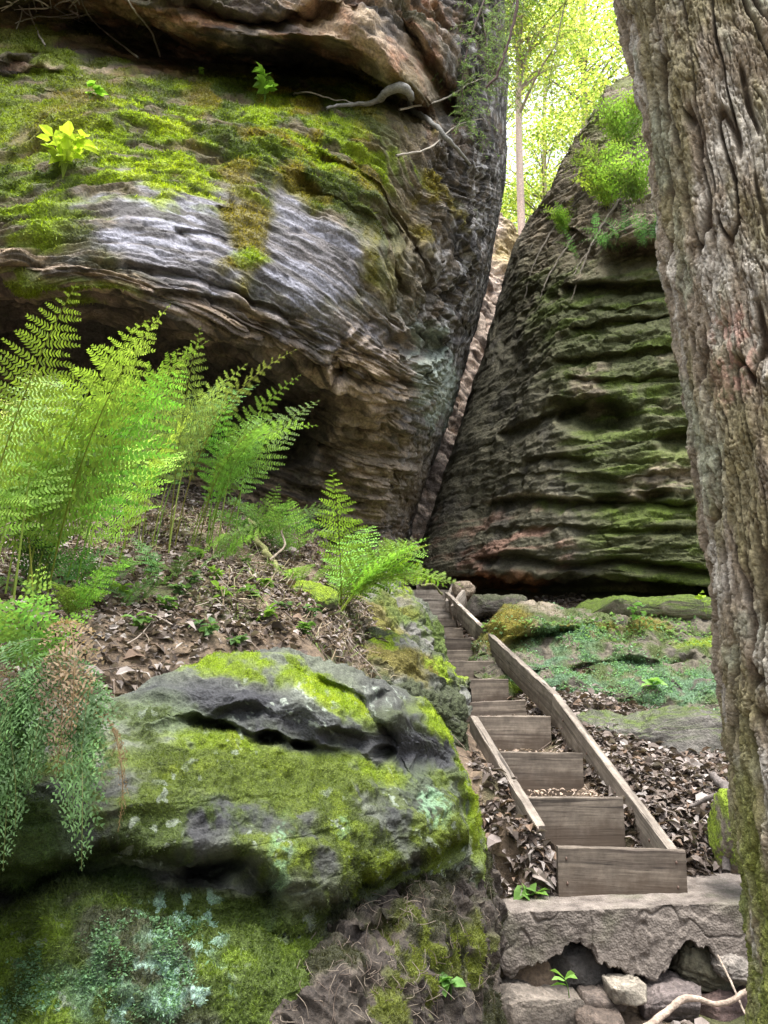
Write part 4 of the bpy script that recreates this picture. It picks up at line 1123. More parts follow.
flk = ridged(C3, (26, 26, 9), 3, 508)
stp = fbm(C3, (20, 20, 6.5), 4, 522) * 5; st_ = np.floor(stp) + ss(.0, .25, stp - np.floor(stp))
n_c = fbm(wv, (48, 48, 3.4), 2, 524); fur = fur * (.72 + .28 * ss(0, .1, np.abs(n_c)))
h = .034 * fur ** .8 + .009 * fur2 * fur + .0055 * st_ * fur + .005 * fbm(C3, (75, 75, 14), 3, 523) + .004 * fine_ - .010 * ss(.06, .01, np.abs(brk)) * fur
h += .03 * fbm(C3, 1.2, 2, 509)
low = ss(.5, -.6, ZZ); h += .10 * low * np.maximum(0, np.sin(TH * 4 + 1)) ** 2
Rr = RR + h - .03
Pt = np.stack([xc[:, None] + cx_ * Rr, yc[:, None] + sn_ * Rr, ZZ], -1)
c = np.ones(Pt.shape) * np.array((.30, .245, .20))
def mx(c, col, m): return c * (1 - m[..., None]) + np.array(col) * m[..., None]
c = mx(c, (.19, .145, .105), ss(-.1, .35, plate + .4 * fine_) * .75)
c = mx(c, (.46, .42, .40), ss(.05, .35, fbm(C3, (9, 9, 2.6), 4, 510)) * fur * .8)
c = mx(c, (.19, .17, .07), ss(.0, .35, fbm(C3, (6, 6, 1.6), 4, 511) + .15) * .55)
c = mx(c, (.28, .31, .25), .8 * ss(.22, .45, fbm(C3, (4, 4, 2.2), 4, 512)) * fur * .6)
c = mx(c, (.06, .038, .025), (1 - fur) ** 1.3 * .92)
c = mx(c, (.09, .06, .04), (1 - fur2) * .6)
px_, pyy = PJ(Pt)
pk = ss(1.3, .6, np.hypot((px_ - 732) / 24, (pyy - 352) / 52) + .6 * plate)
c = mx(c, (.40, .23, .20), pk * ss(-.3, .3, fine_ + plate) * .7)
gm = ss(620, 980, pyy + 120 * fbm(C3, (5, 5, 1), 3, 513)) * ss(-.2, .25, fbm(C3, (7, 7, 2), 4, 514) + .15)
c = mx(c, (.19, .22, .03), gm * .85)
c *= np.array((.82, .83, .76))
c *= (1 + .35 * fine_ + .2 * fbm(C3, 90, 2, 515))[..., None]
c = np.clip(c, .01, .8)
V = Pt.reshape(-1, 3); idx = np.arange(nu * nv).reshape(nv, nu); i2 = np.roll(idx, -1, 1)
Fq = np.stack([idx[:-1], i2[:-1], i2[1:], idx[1:]], -1).reshape(-1, 4)
tree = empty('roadside_tree' if 0 else 'broadleaf_tree', (float(xc[-1]), float(yc[-1]), -.3))
tag(tree, 'huge furrowed tree trunk with pink and green patches filling the right side', 'tree')
M_BARK = rock_material('furrowed_bark', 110, .006, .01, .4)
o = mesh_obj('trunk', V - np.array(tree.location), Fq, M_BARK, parent=tree, colors=np.concatenate([c.reshape(-1, 3), np.full((nu * nv, 1), .9)], 1), attrs={'moss': gm.ravel() * .8})

# ================================================================ ferns
def frond(mb, base, az, L_, th0, th1, W_, bare=.22, npair=20, npin=7, col=(.16, .33, .03), sd=0, droop=.25, roll=0, bend=1.6, jit=.12):
    """one compound frond: leans by th0 at the base to th1 at the tip (degrees from vertical) towards azimuth az"""
    rr = np.random.default_rng(sd)
    n = 26; t = np.linspace(0, 1, n); thv = R(th0) + (R(th1) - R(th0)) * t ** bend
    d = np.stack([np.sin(thv) * math.cos(az), np.sin(thv) * math.sin(az), np.cos(thv)], -1)
    side = np.array([-math.sin(az), math.cos(az), 0.])
    d = d + side * (rr.normal() * .10 * t)[:, None]
    d /= np.linalg.norm(d, axis=1, keepdims=True)
    P = base + np.concatenate([[[0, 0, 0]], np.cumsum((d[1:] + d[:-1]) / 2, 0)]) * L_ / (n - 1)
    V, Fq = tube(P, np.linspace(.0045, .001, n) * (L_ ** .5), 4); mb.add(V, Fq, np.array(col) * .7 + np.array([.06, .03, .0]))
    side = side + R(roll) * np.cross(d[n // 2], side); side /= np.linalg.norm(side)
    ts = np.linspace(bare, .985, npair)
    u = (ts - bare) / (1 - bare)
    ln = W_ * np.clip(np.minimum(1.0, .45 + 2.2 * u) * (1 - u ** 1.5) ** .9, .03, 1)
    Vs = []; Cs = []
    for s_ in (-1, 1):
        for i in range(npair):
            tj = min(ts[i] + (.25 / npair if s_ > 0 else 0), .99) * (n - 1); k = int(tj); f = tj - k
            p0 = P[k] * (1 - f) + P[min(k + 1, n - 1)] * f; dd = d[k]
            up = np.cross(side, dd); up = up if up[2] > 0 else -up
            w_ = side * s_ + dd * (.35 + .12 * rr.normal()) + up * (.10 * rr.normal() + .08); w_ /= np.linalg.norm(w_)
            l = ln[i] * (1 + .1 * rr.normal())
            m = max(3, int(npin * (.3 + .7 * l / W_)))
            uu = (np.arange(m) + .5) / m
            dr = -droop * l * uu ** 2
            c0 = p0 + w_ * (l * uu)[:, None] + np.array([0, 0, 1.]) * dr[:, None]
            pl = np.minimum(l * .22, L_ * (1 - bare) / npair * .62) * (1 - uu) ** .45 * (.85 + .25 * rr.random(m)) + .003
            hw = l / m * .40
            cr = np.cross(w_, up); cr /= np.linalg.norm(cr)
            tilt = up * (.15 * rr.normal(size=m))[:, None]
            cc = np.array(col) * (1 + .18 * rr.normal(size=(m, 1)) ) * (1.15 - .3 * rr.random())
            for q in (-1, 1):
                di = cr * q + w_ * .45; di = di / np.linalg.norm(di) + tilt + jit * rr.normal(size=(m, 3))
                a = c0 - w_ * hw * .8; b = c0 + w_ * hw * .8; mid = c0 + di * pl[:, None] * .55
                tip = c0 + di * pl[:, None] + w_ * hw * .4
                Vs.append(np.stack([a, mid - w_ * hw * .75, tip, mid + w_ * hw * .75, b], 1)); Cs.append(np.repeat(np.clip(cc, .005, 1)[:, None, :], 5, 1))
    V = np.concatenate(Vs).reshape(-1, 3); C_ = np.concatenate(Cs).reshape(-1, 3)
    k = np.arange(len(V) // 5)[:, None] * 5
    Fa = np.concatenate([k + [0, 1, 3, 4], k + [1, 2, 3, 3]], 0)
    Fa = Fa.astype(int)
    q_ = (k + [0, 1, 3, 4]); tr_ = (k + [1, 2, 3, 2])
    mb.add(V, np.concatenate([q_]), C_)
    # tips as thin quads
    mid2 = V.reshape(-1, 5, 3); tipv = np.stack([mid2[:, 1], mid2[:, 2], mid2[:, 2] * .98 + mid2[:, 3] * .02, mid2[:, 3]], 1).reshape(-1, 3)
    kk = np.arange(len(mid2))[:, None] * 4; mb.add(tipv, kk + [0, 1, 2, 3], np.repeat(C_.reshape(-1, 5, 3)[:, :4], 1, 0).reshape(-1, 3))

def fern(base, fr, label, group=None, name='fern', cat='fern'):
    e = empty(name, base)
    tag(e, label, cat, group)
    for i, a in enumerate(fr):
        mb = MB(); a = dict(a); a.setdefault('sd', 1000 + i); off = np.array(a.pop('off', (0, 0, 0)), float)
        frond(mb, off, **a)
        mb.build('frond', M_LEAF, parent=e, smooth=False)
    return e
def gpt(px, py, Y):
    p = U(px, py, Y); p[2] = float(ground_z(p[0], p[1])) - .02; return p
YG = (.29, .45, .075); MG = (.24, .39, .08); BG_ = (.10, .22, .07)
rr = np.random.default_rng(11)
def clump(px, py, Y, n, L, lean, az_mid, az_sp, W, col, label, sd=0, bare=.25, npair=20, npin=7, group='ferns on the leafy bank', droop=.07, bend=1.6, lean0=6, spread=.08, gp_=True, name='fern', cat='fern', roll=25):
    r_ = np.random.default_rng(sd); base = gpt(px, py, Y) if gp_ else U(px, py, Y)
    fr = []
    for i in range(n):
        az = R(az_mid + az_sp * (r_.random() - .5) * 2)
        k = r_.random()
        fr.append(dict(az=az, L_=L * (.7 + .45 * r_.random()), th0=lean0 + 10 * r_.random(), th1=lean * (.55 + .7 * k), W_=W * (.8 + .4 * r_.random()), bare=bare * (.8 + .4 * r_.random()),
                       npair=npair, npin=npin, col=tuple(np.array(col) * (.5 + .75 * r_.random()) * (1 + .08 * r_.normal(size=3))), sd=sd * 50 + i, droop=droop, bend=bend, roll=roll * r_.normal(),
                       off=(spread * r_.normal(), spread * r_.normal(), 0)))
    return fern(base, fr, label, group, name, cat)
GB = 'ferns on the leafy bank'
clump(15, 625, 4.5, 9, 2.0, 66, 30, 110, .42, YG, 'tall bright yellow-green fern at the left edge of the photo, the largest', 21, .25, 24, 15, lean0=4, spread=.14)
clump(66, 600, 5.1, 8, 2.05, 58, 30, 120, .40, YG, 'tall bright fern just right of the largest one, before the grey overhang', 22, .28, 24, 14, lean0=3, spread=.14)
clump(-40, 640, 4.2, 7, 1.8, 60, 60, 120, .38, YG, 'fern partly cut off by the left edge, behind the drooping clump', 23, .3, 24, 16, spread=.14)
clump(148, 560, 6.6, 10, 2.15, 58, 40, 120, .34, MG, 'slender long-stalked fern in the middle of the bank, left of its airy twin', 24, .34, 20, 14, lean0=2, spread=.15)
clump(205, 556, 7.0, 10, 1.95, 80, 0, 90, .28, (.22,.40,.07), 'airy long-stalked fern whose fronds lean right under the dark overhang', 25, .38, 19, 13, lean0=5, spread=.14)
clump(338, 590, 7.2, 14, 1.35, 100, -10, 130, .36, (.24,.41,.06), 'low arching fern rooted above the moss-topped boulder, near the cliff foot', 26, .2, 20, 12, lean0=22, spread=.05, bend=.9)
clump(18, 668, 3.9, 7, .6, 90, -60, 80, .18, (.2,.38,.08), 'short fern between the tall ones and the drooping clump', 27, .2, 16, 6, spread=.1)
for i, (px, py, Y, L2) in enumerate([(95,598,5.3,.6),(70,640,4.6,.5),(120,625,5.0,.45),(255,560,7.6,.8),(275,530,8.6,.9),(215,575,6.6,.6),(40,600,5.0,.7),(300,590,6.9,.5),(170,600,5.8,.45),(285,560,7.6,.7)]):
    clump(px, py, Y, 6, L2, 95, -60, 150, L2 * .24, [(.12,.24,.07),(.19,.34,.07)][i % 2], 'small fern low among the fallen leaves of the bank', 120 + i, .15, 16, 8, group='small ferns low on the bank', bend=.9, lean0=15)
# drooping clump over the broad boulder
r_ = np.random.default_rng(5); fr = []
for i in range(68):
    br = i >= 56
    fr.append(dict(az=R(-90 + 60 * (r_.random() - .5) * 2), bend=.55, jit=.38, L_=(.40 + .35 * r_.random()) * (1.0 if not br else 1.15), th0=50 + 16 * r_.random(), th1=180, W_=.11 + .04 * r_.random(), bare=.08, npair=24, npin=9,
                   col=tuple(np.array((.17, .12, .07)) * r_.uniform(.5, 1.5)) if br else tuple(np.array((.12, .22, .085)) * (.75 + .5 * r_.random())), sd=700 + i, droop=.5, roll=40 * r_.normal(), off=(.20 * r_.normal() - .08, .06 * r_.normal(), .11 * r_.normal() - .05)))
fern(U(22, 672, 3.08), fr, 'blue-green drooping fern clump with brown dead tips hanging over the broad boulder', None, 'drooping_fern')
# on top of the leaning boulder
def surf_clump(rk, px, py, *a, **k):
    p, n = surf(rk, px, py); 
    r_ = PJ(p[None]); return clump(float(r_[0][0]), float(r_[1][0]), float(p[1]), *a, gp_=False, **k)
surf_clump(BR, 622, 150, 14, 1.5, 85, -90, 110, .36, (.2,.32,.06), 'bright fern high on the tall boulder between two others, beside the big trunk', 31, .12, 11, 5, group='ferns on the tall boulder', bend=.9)
surf_clump(BR, 610, 208, 16, 1.35, 90, -90, 120, .38, (.23,.36,.06), 'largest bright fern on the tall boulder, above the blue-green one', 32, .12, 11, 5, group='ferns on the tall boulder', bend=.9)
surf_clump(BR, 640, 205, 14, 1.3, 90, -90, 120, .34, (.2,.33,.07), 'bright fern on the tall boulder pressed against the trunk edge', 33, .12, 11, 5, group='ferns on the tall boulder', bend=.9)
surf_clump(BR, 568, 236, 10, 1.0, 95, -100, 90, .2, (.20,.33,.06), 'small fern on the left shoulder of the tall boulder', 34, .15, 14, 5, group='ferns on the tall boulder')
clump(612, 248, 12.9, 26, .8, 105, -90, 120, .11, (.11,.24,.09), 'blue-green polypody fern hanging from the ledge of the tall boulder', 35, .1, 13, 3, group='ferns on the tall boulder', spread=.25, gp_=False, bend=.8)
surf_clump(BR, 600, 172, 12, 1.1, 90, -120, 110, .34, (.27,.40,.08), 'fern on the tall boulder among the grey-green twigs', 37, .12, 11, 5, group='ferns on the tall boulder', bend=.9)
surf_clump(BR, 636, 118, 12, 1.2, 85, -90, 110, .34, (.27,.42,.07), 'topmost fern clump of the tall boulder seen against the sky', 38, .12, 11, 5, group='ferns on the tall boulder', bend=.9)
clump(650, 246, 12.5, 14, .8, 60, -90, 140, .11, (.14,.30,.10), 'upright blue-green fern on the ledge, against the trunk edge', 36, .1, 13, 3, group='ferns on the tall boulder', spread=.12, gp_=False)

# ================================================================ leafy little plants
def leaf_quads(base, dirs, L_, W_, col, mb, rr, curl=.2):
    """simple pointed leaves: base points, unit directions"""
    n = len(base); up = np.array([0, 0, 1.]); s_ = np.cross(dirs, up + .4 * rr.normal(size=(n, 3))); s_ /= np.linalg.norm(s_, axis=1, keepdims=True) + 1e-9
    nn = np.cross(s_, dirs)
    L_ = np.ones(n) * L_; W_ = np.ones(n) * W_
    b = base; q = lambda a, w, z: b + dirs * (L_ * a)[:, None] + s_ * (W_ * w)[:, None] + nn * (L_ * z)[:, None]
    cz = curl
    V = np.stack([q(0, 0, 0), q(.3, .5, .10 * cz * 2), q(.68, .38, .04), q(1, 0, -cz), q(.68, -.38, .04), q(.3, -.5, .10 * cz * 2), q(.5, 0, -.04)], 1)
    k = np.arange(n)[:, None] * 7
    Fq = np.concatenate([k + [0, 6, 2, 1], k + [0, 5, 4, 6], k + [6, 4, 3, 2]])
    mb.add(V.reshape(-1, 3), Fq, np.repeat(col[:, None, :], 7, 1).reshape(-1, 3))
def seedling(base, n, hgt, ls, col, label, sd=0, name='seedling', cat='plant', group=None, lean=(0, 0), wide=.6):
    r_ = np.random.default_rng(sd); e = empty(name, base); tag(e, label, cat, group)
    mb = MB(); tips = []
    ns = max(2, n // 4)
    for i in range(ns):
        a = r_.random() * 6.28; top = np.array([math.cos(a) * hgt * .35 + lean[0] * hgt, math.sin(a) * hgt * .35 + lean[1] * hgt, hgt * (.7 + .4 * r_.random())])
        pts = smooth_path([(0, 0, -.03), top * .5 * [.6, .6, 1], top], 7); V, Fq = tube(pts, np.linspace(.004, .0015, 7), 4); mb.add(V, Fq, np.array(col) * .6); tips.append(pts)
    mb.build('stem', M_LEAF, parent=e)
    mb = MB(); B = []; D = []
    for i in range(n):
        p = tips[i % ns]; k = r_.integers(3, 7); a = r_.random() * 6.28
        B.append(p[k]); d = np.array([math.cos(a), math.sin(a), .35 * r_.normal() + .15]); D.append(d / np.linalg.norm(d))
    B = np.array(B); D = np.array(D); C_ = np.clip(np.array(col) * (1 + .2 * r_.normal(size=(n, 1))), .01, 1)
    leaf_quads(B, D, ls * (.7 + .5 * r_.random(n)), ls * wide * (.8 + .4 * r_.random(n)), C_, mb, r_)
    mb.build('leaves', M_LEAF, parent=e, smooth=False); return e
def on(rk, px, py, off=0): return surf(rk, px, py, off)[0]
BRT = (.22, .42, .06)
seedling(on(CL, 63, 176), 34, .50, .20, (.36,.48,.05), 'yellow-green sprig on a tuft of roots on the mossy cliff shelf', 41)
seedling(on(CL, 264, 100), 16, .42, .22, BRT, 'bright leafy sprig beneath the dark hollow of the cliff cap', 42)
seedling(on(CL, 200, 70), 5, .12, .09, BRT, 'tiny sprig left of the larger one under the cliff cap', 43)
seedling(on(CL, 90, 98), 8, .22, .16, BRT, 'small sprig on the upper left of the cliff shelf', 44)
seedling(on(CL, 412, 104), 6, .12, .09, BRT, 'tiny sprig beside the grey root on the cliff corner', 45)
seedling(gpt(527, 846, 5.75), 9, .10, .15, (.16,.30,.07), 'leafy seedling left of the bottom riser', 46, wide=.75)
seedling(on(RS, 450, 992), 11, .07, .075, (.16,.32,.08), 'seedling with round leaves on the soil mound', 47, wide=.75)
seedling(U(569, 992, 5.0), 5, .07, .09, (.24,.44,.10), 'two-leaved seedling under the broken slab', 48, wide=.8)
seedling(on(LG, 655, 690), 8, .14, .16, (.2,.36,.1), 'light green plant in the middle of the large ledge', 49, wide=.7)
seedling(on(LG, 640, 628), 12, .35, .16, (.13,.26,.08), 'leafy dark plant before the tall boulder above the ledge', 50)
seedling(U(706, 612, 10.5), 10, .35, .12, (.34,.5,.06), 'bright yellow-green sprig emerging beside the trunk edge', 51)
for i, (px, py, Y) in enumerate([(188,600,5.7),(222,612,5.6),(168,628,5.1),(238,640,5.0),(262,628,5.4),(302,640,5.5),(205,640,4.95),(268,596,6.1),(152,585,5.9),(180,618,5.4),(215,590,6.0),(250,608,5.8),(285,618,5.8),(120,610,5.2),(140,640,4.8),(310,625,6.0),(198,570,6.6),(245,575,6.8),(330,655,5.4)]):
    seedling(gpt(px, py, Y), 16, .12, .075, [(.09,.17,.06),(.15,.26,.05),(.11,.21,.05)][i % 3], 'small leafy plant among the dead leaves of the bank', 60 + i, group='small plants on the leafy bank', wide=.7)

# ================================================================ leaf litter
rr = np.random.default_rng(99)
def in_poly(x, y, poly):
    c = np.zeros(len(x), bool); n = len(poly)
    for i in range(n):
        x0, y0 = poly[i]; x1, y1 = poly[(i + 1) % n]
        if y0 == y1: continue
        m = ((y0 > y) != (y1 > y)) & (x < (x1 - x0) * (y - y0) / (y1 - y0) + x0); c ^= m
    return c
Rt = np.array([(ST[i][0], U(*ST[i][:3])) for i in range(len(ST))], dtype=object)
sx0 = [float(U(*s_[:3])[1]) for s_ in ST]; sxx = [float(U(*s_[:3])[0]) for s_ in ST]; szz = [float(U(*s_[:3])[2]) for s_ in ST]
def litter(n, xr, yr, lo, hi, mb, pile=.05, size=.085, keep=None):
    x = rr.uniform(*xr, n); y = rr.uniform(*yr, n); z = ground_z(x, y)
    P = np.stack([x, y, z], -1); a, b = PJ(P)
    sx_ = np.interp(y, sx0, sxx)
    onst = (x > sx_ - W_ST - .03) & (x < sx_ + .05) & (y > 6) & (y < 15.5)
    m = ~onst if keep is None else keep(a, b, x, y) & ~onst
    P = P[m]; n = len(P)
    P[:, 2] += rr.random(n) ** 1.5 * pile
    th_ = rr.uniform(0, 6.28, n); el = rr.normal(0, .33, n)
    D = np.stack([np.cos(th_) * np.cos(el), np.sin(th_) * np.cos(el), np.sin(el)], -1)
    pal = np.array([(.22,.175,.145),(.34,.285,.25),(.14,.105,.085),(.42,.37,.34),(.20,.16,.135),(.22,.15,.105),(.10,.075,.06),(.38,.32,.29),(.08,.06,.05)])
    C_ = .68 * pal[rr.integers(0, len(pal), n)] * (1 + .15 * rr.normal(size=(n, 1)))
    S_ = size * (.35 + 1.25 * rr.random(n) ** 1.5)
    leaf_quads(P, D, S_, S_ * rr.uniform(.35, .8, n), np.clip(C_, .02, .9), mb, rr, curl=.35)
mb = MB()
litter(44000, (-4.2, 1.2), (3.6, 11), 0, 0, mb, .06, .06, keep=lambda a, b, x, y: (b < 720) & (a < 425) & (a > -120) & (fbm(np.stack([x, y, 0 * x], -1), 1.1, 3, 77) > -.22))
litter(32000, (1.0, 4.2), (5.75, 9.0), 0, 0, mb, .10, .085, keep=lambda a, b, x, y: (a > 480))
litter(5000, (.4, 1.4), (5.6, 7.6), 0, 0, mb, .05, .085, keep=lambda a, b, x, y: in_poly(a, b, [(470, 720), (560, 850), (556, 900), (495, 900), (470, 800)]) & (fbm(np.stack([x, y, 0 * x], -1), 2, 3, 78) > -.1))
litter(420, (-3.2, 1.0), (3.8, 8), 0, 0, mb, .06, .105, keep=lambda a, b, x, y: (b < 720) & (a < 425))
litter(420, (1.4, 3.8), (5.9, 8.6), 0, 0, mb, .10, .11)
litter(7000, (1.2, 3.5), (9, 14), 0, 0, mb, .05, .09)
litter(1500, (.6, 3), (4.2, 5.2), 0, 0, mb, .03, .08)
litter(14000, (-6, 8), (-3, 4.5), 0, 0, mb, .04, .09)
for k, (px, py, Y, n) in enumerate([(0,0,0,0)]): pass
# drifts of leaves on treads
for i in range(0, 7):
    y0 = ST[i][2] + .06; y1 = ST[i + 1][2] - .05; n = 120 if i < 3 else 70
    y = rr.uniform(y0, y1, n); x = np.interp(y, sx0, sxx) - rr.random(n) ** 1.6 * W_ST
    P = np.stack([x, y, np.full(n, szz[i] - .05) + rr.random(n) * .02], -1)
    th_ = rr.uniform(0, 6.28, n); el = rr.normal(0, .25, n)
    D = np.stack([np.cos(th_) * np.cos(el), np.sin(th_) * np.cos(el), np.sin(el)], -1)
    C_ = np.array([(.34, .26, .2)]) * rr.uniform(.5, 1.3, (n, 1)); S_ = rr.uniform(.03, .06, n)
    leaf_quads(P, D, S_, S_ * .5, C_, mb, rr, .3)
o = mb.build('leaf_litter', M_DRY, smooth=False); o['kind'] = 'stuff'; o['label'] = 'brown and pale fallen leaves covering the slopes'
# twigs
mb = MB()
n = 900
for i in range(n):
    if i < 600: x, y = rr.uniform(-3, .6), rr.uniform(4, 9.5)
    else: x, y = rr.uniform(1.6, 3.5), rr.uniform(5.8, 8)
    z = float(ground_z(x, y)) + .03; a = rr.uniform(0, 6.28); l = rr.uniform(.08, .45); 
    d = np.array([math.cos(a), math.sin(a), 0]) * l
    p1 = np.array([x, y, z]) + d; p1[2] = float(ground_z(p1[0], p1[1])) + .02 + .06 * rr.random()
    pm = (np.array([x, y, z]) + p1) / 2 + rr.normal(size=3) * .02
    V, Fq = tube(smooth_path([(x, y, z), pm, p1], 6), np.linspace(.005, .002, 6) * rr.uniform(.6, 1.5), 4); mb.add(V, Fq, np.array([(.22,.17,.13),(.35,.29,.24),(.12,.09,.07)][i % 3]))
o = mb.build('twig_litter', M_DRY); o['kind'] = 'stuff'; o['label'] = 'thin dead twigs scattered over the bank'

mb = MB()
n = 5200; x = rr.uniform(-3.2, .4, n); y = rr.uniform(4, 9.5, n); P = np.stack([x, y, ground_z(x, y)], -1)
a_, b_ = PJ(P); k_ = (fbm(P, .9, 3, 91) > -.05) & (b_ < 700); P = P[k_]; n = len(P)
D = np.stack([rr.normal(size=n) * .6, rr.normal(size=n) * .6, np.ones(n) * .7], -1); D /= np.linalg.norm(D, axis=1, keepdims=True)
V_ = np.array([(.34,.28,.18),(.22,.16,.10),(.20,.28,.07),(.42,.36,.26)])[rr.integers(0, 4, n)] * rr.uniform(.6, 1.3, (n, 1))
L2 = rr.uniform(.06, .26, n); s_ = np.cross(D, rr.normal(size=D.shape)); s_ /= np.linalg.norm(s_, axis=1, keepdims=True); W2 = .0035
M_ = P + D * (L2 * .6)[:, None]; T2 = P + D * L2[:, None] + np.stack([rr.normal(size=n) * .05, rr.normal(size=n) * .05, -L2 * .35], -1)
Vv = np.stack([P - s_ * W2, P + s_ * W2, M_ + s_ * W2, M_ - s_ * W2, T2 + s_ * .001, T2 - s_ * .001], 1)
k = np.arange(n)[:, None] * 6; mb.add(Vv.reshape(-1, 3), np.concatenate([k + [0, 1, 2, 3], k + [3, 2, 4, 5]]), np.repeat(V_[:, None], 6, 1).reshape(-1, 3))
o = mb.build('dry_grass', M_DRY, smooth=False); o['kind'] = 'stuff'; o['label'] = 'wispy dead grass and fern stalks on the bank'
# ================================================================ moss fuzz and ground cover
def scatter(rk, n, mask, Lr, col, mb, sd, up=.3, wr=.25):
    r_ = np.random.default_rng(sd)
    p = (mask * (np.linalg.norm(np.cross(np.gradient(rk.P, axis=1), np.gradient(rk.P, axis=0)), axis=-1))).ravel(); p = p / p.sum()
    k = r_.choice(len(p), n, p=p); P = rk.P.reshape(-1, 3)[k]; Nn = grid_normals(rk.P).reshape(-1, 3)[k]
    s_ = np.sign((Nn * (EYE - P)).sum(1))[:, None]; Nn = Nn * s_
    P = P + r_.normal(size=P.shape) * .004
    D = Nn + np.array([0, 0, up]) + .7 * r_.normal(size=P.shape); D /= np.linalg.norm(D, axis=1, keepdims=True)
    L_ = r_.uniform(Lr[0], Lr[1], n); C_ = np.clip((rk.col.reshape(-1, 3)[k] if col is None else np.array(col)) * r_.uniform(.6, 1.6, (n, 1)), .01, .8)
    return P, D, L_, C_
def blades(P, D, L_, W_, C_, mb, r_):
    s_ = np.cross(D, r_.normal(size=D.shape)); s_ /= np.linalg.norm(s_, axis=1, keepdims=True) + 1e-9
    V = np.stack([P - s_ * (W_ / 2)[:, None], P + s_ * (W_ / 2)[:, None], P + D * L_[:, None] + s_ * (W_ * .12)[:, None], P + D * L_[:, None] - s_ * (W_ * .12)[:, None]], 1)
    k = np.arange(len(P))[:, None] * 4; mb.add(V.reshape(-1, 3), k + [0, 1, 2, 3], np.repeat(C_[:, None], 4, 1).reshape(-1, 3))
mb = MB(); r_ = np.random.default_rng(3)
vis = (FB.X > -60) & (FB.X < 520)
P, D, L_, C_ = scatter(FB, 150000, (FB.moss > .35) * FB.moss * vis * (FB.Y < 900), (.004, .011), None, mb, 1, .2); blades(P, D, L_, L_ * .35, C_, mb, r_)
P, D, L_, C_ = scatter(FB, 60000, (FB.moss > .35) * FB.moss * vis * (FB.Y >= 880) * (FB.Y < 1060), (.006, .018), None, mb, 2, .2); blades(P, D, L_, L_ * .4, C_, mb, r_)
P, D, L_, C_ = scatter(RS, 26000, (RS.moss > .3) * RS.moss, (.008, .02), None, mb, 3, .3); blades(P, D, L_, L_ * .3, C_, mb, r_)
P, D, L_, C_ = scatter(LG, 30000, (LG.moss > .3) * LG.moss, (.012, .03), None, mb, 4, .3); blades(P, D, L_, L_ * .4, C_, mb, r_)
P, D, L_, C_ = scatter(CL, 90000, (CL.moss > .4) * CL.moss * (CL.Y > 0) * (CL.Y < 320) * (CL.X > -40), (.015, .05), None, mb, 5, -.3); blades(P, D, L_, L_ * .3, C_, mb, r_)
o = mb.build('moss_tufts', M_LEAF, smooth=False); o['kind'] = 'stuff'; o['label'] = 'short moss growing on the rocks'
mb = MB()
def cover(rk, n, mask, Lr, col, sd, w=.8):
    P, D, L_, C_ = scatter(rk, n, mask, Lr, col, mb, sd, .5); D = D * [1, 1, .5]; D /= np.linalg.norm(D, axis=1, keepdims=True)
    P = P + grid_normals(rk.P).reshape(-1, 3)[0] * 0
    P[:, 2] += r_.random(n) * Lr[1] * .6
    leaf_quads(P, D, L_, L_ * w, C_, mb, r_)
gmask = np.clip(LG.dent(575, 642, 38, 20, 10, .6, 435) + LG.dent(665, 690, 84, 26, 3, .6, 436) + LG.dent(560, 688, 44, 14, 20, .6, 437) + .2 * LG.dent(600, 660, 130, 40, 0, .6, 438), 0, 1)
cover(LG, 9000, gmask * (LG.X < 790) * ss(-.15, .15, fbm(LG.Q, 2.5, 3, 444)), (.015, .035), (.17, .30, .17), 11)
cover(LG, 1500, LG.dent(620, 630, 120, 12, 0, .4), (.03, .07), (.16, .27, .10), 12)
cover(FB, 5200, (FB.Y < 1040) * np.clip(FB.dent(110, 985, 95, 48, 0, .9, 148) + .6 * FB.dent(30, 1000, 60, 40, 0, .6, 149), 0, 1) * ss(0, .25, fbm(FB.Q, 7, 3, 150)), (.006, .015), (.14, .25, .13), 13)
o = mb.build('ground_cover', M_LEAF, smooth=False); o['kind'] = 'stuff'; o['label'] = 'tiny blue-green leafy plants carpeting the ledges'

# ================================================================ roots, vines, sticks
def root(pts, rad, col, label, cat='root', name='tree_root', rk=None, off=.04, group=None, mat=None, n=40, parent_list=None):
    W_ = []
    for p in pts:
        W_.append(surf(rk, p[0], p[1], off)[0] if len(p) == 2 else U(*p))
    W_ = smooth_path(W_, n); W_ = W_ + .012 * np.stack([fbm(W_, 6, 3, 5), fbm(W_, 6, 3, 6), fbm(W_, 6, 3, 7)], -1) * min(3, rad[0] / .01 if hasattr(rad, '__len__') else rad / .01)
    rd = np.interp(np.linspace(0, 1, n), np.linspace(0, 1, len(rad)), rad) if hasattr(rad, '__len__') else rad
    rd = rd * (1 + .25 * fbm(W_, 9, 2, 8))
    V, Fq = tube(W_, rd, 10); m_ = MB(); m_.add(V, Fq, np.array(col) * (1 + .4 * fbm(V, 20, 3, 9))[:, None]); o = m_.build(name, mat or M_ROCKT, loc=W_[0]); tag(o, label, cat, group); return o
M_ROCKT = rock_material('bark_of_roots', 80, .008, .01, .4)
root([(330,112),(352,108),(374,106),(386,92),(398,84),(410,94),(414,110),(428,124),(444,140),(470,162)], [.02,.03,.04,.065,.07,.06,.045,.045,.04,.02], (.20,.195,.185), 'thick pale grey root hooked over the cliff ledge', rk=CL, off=.08, n=60)
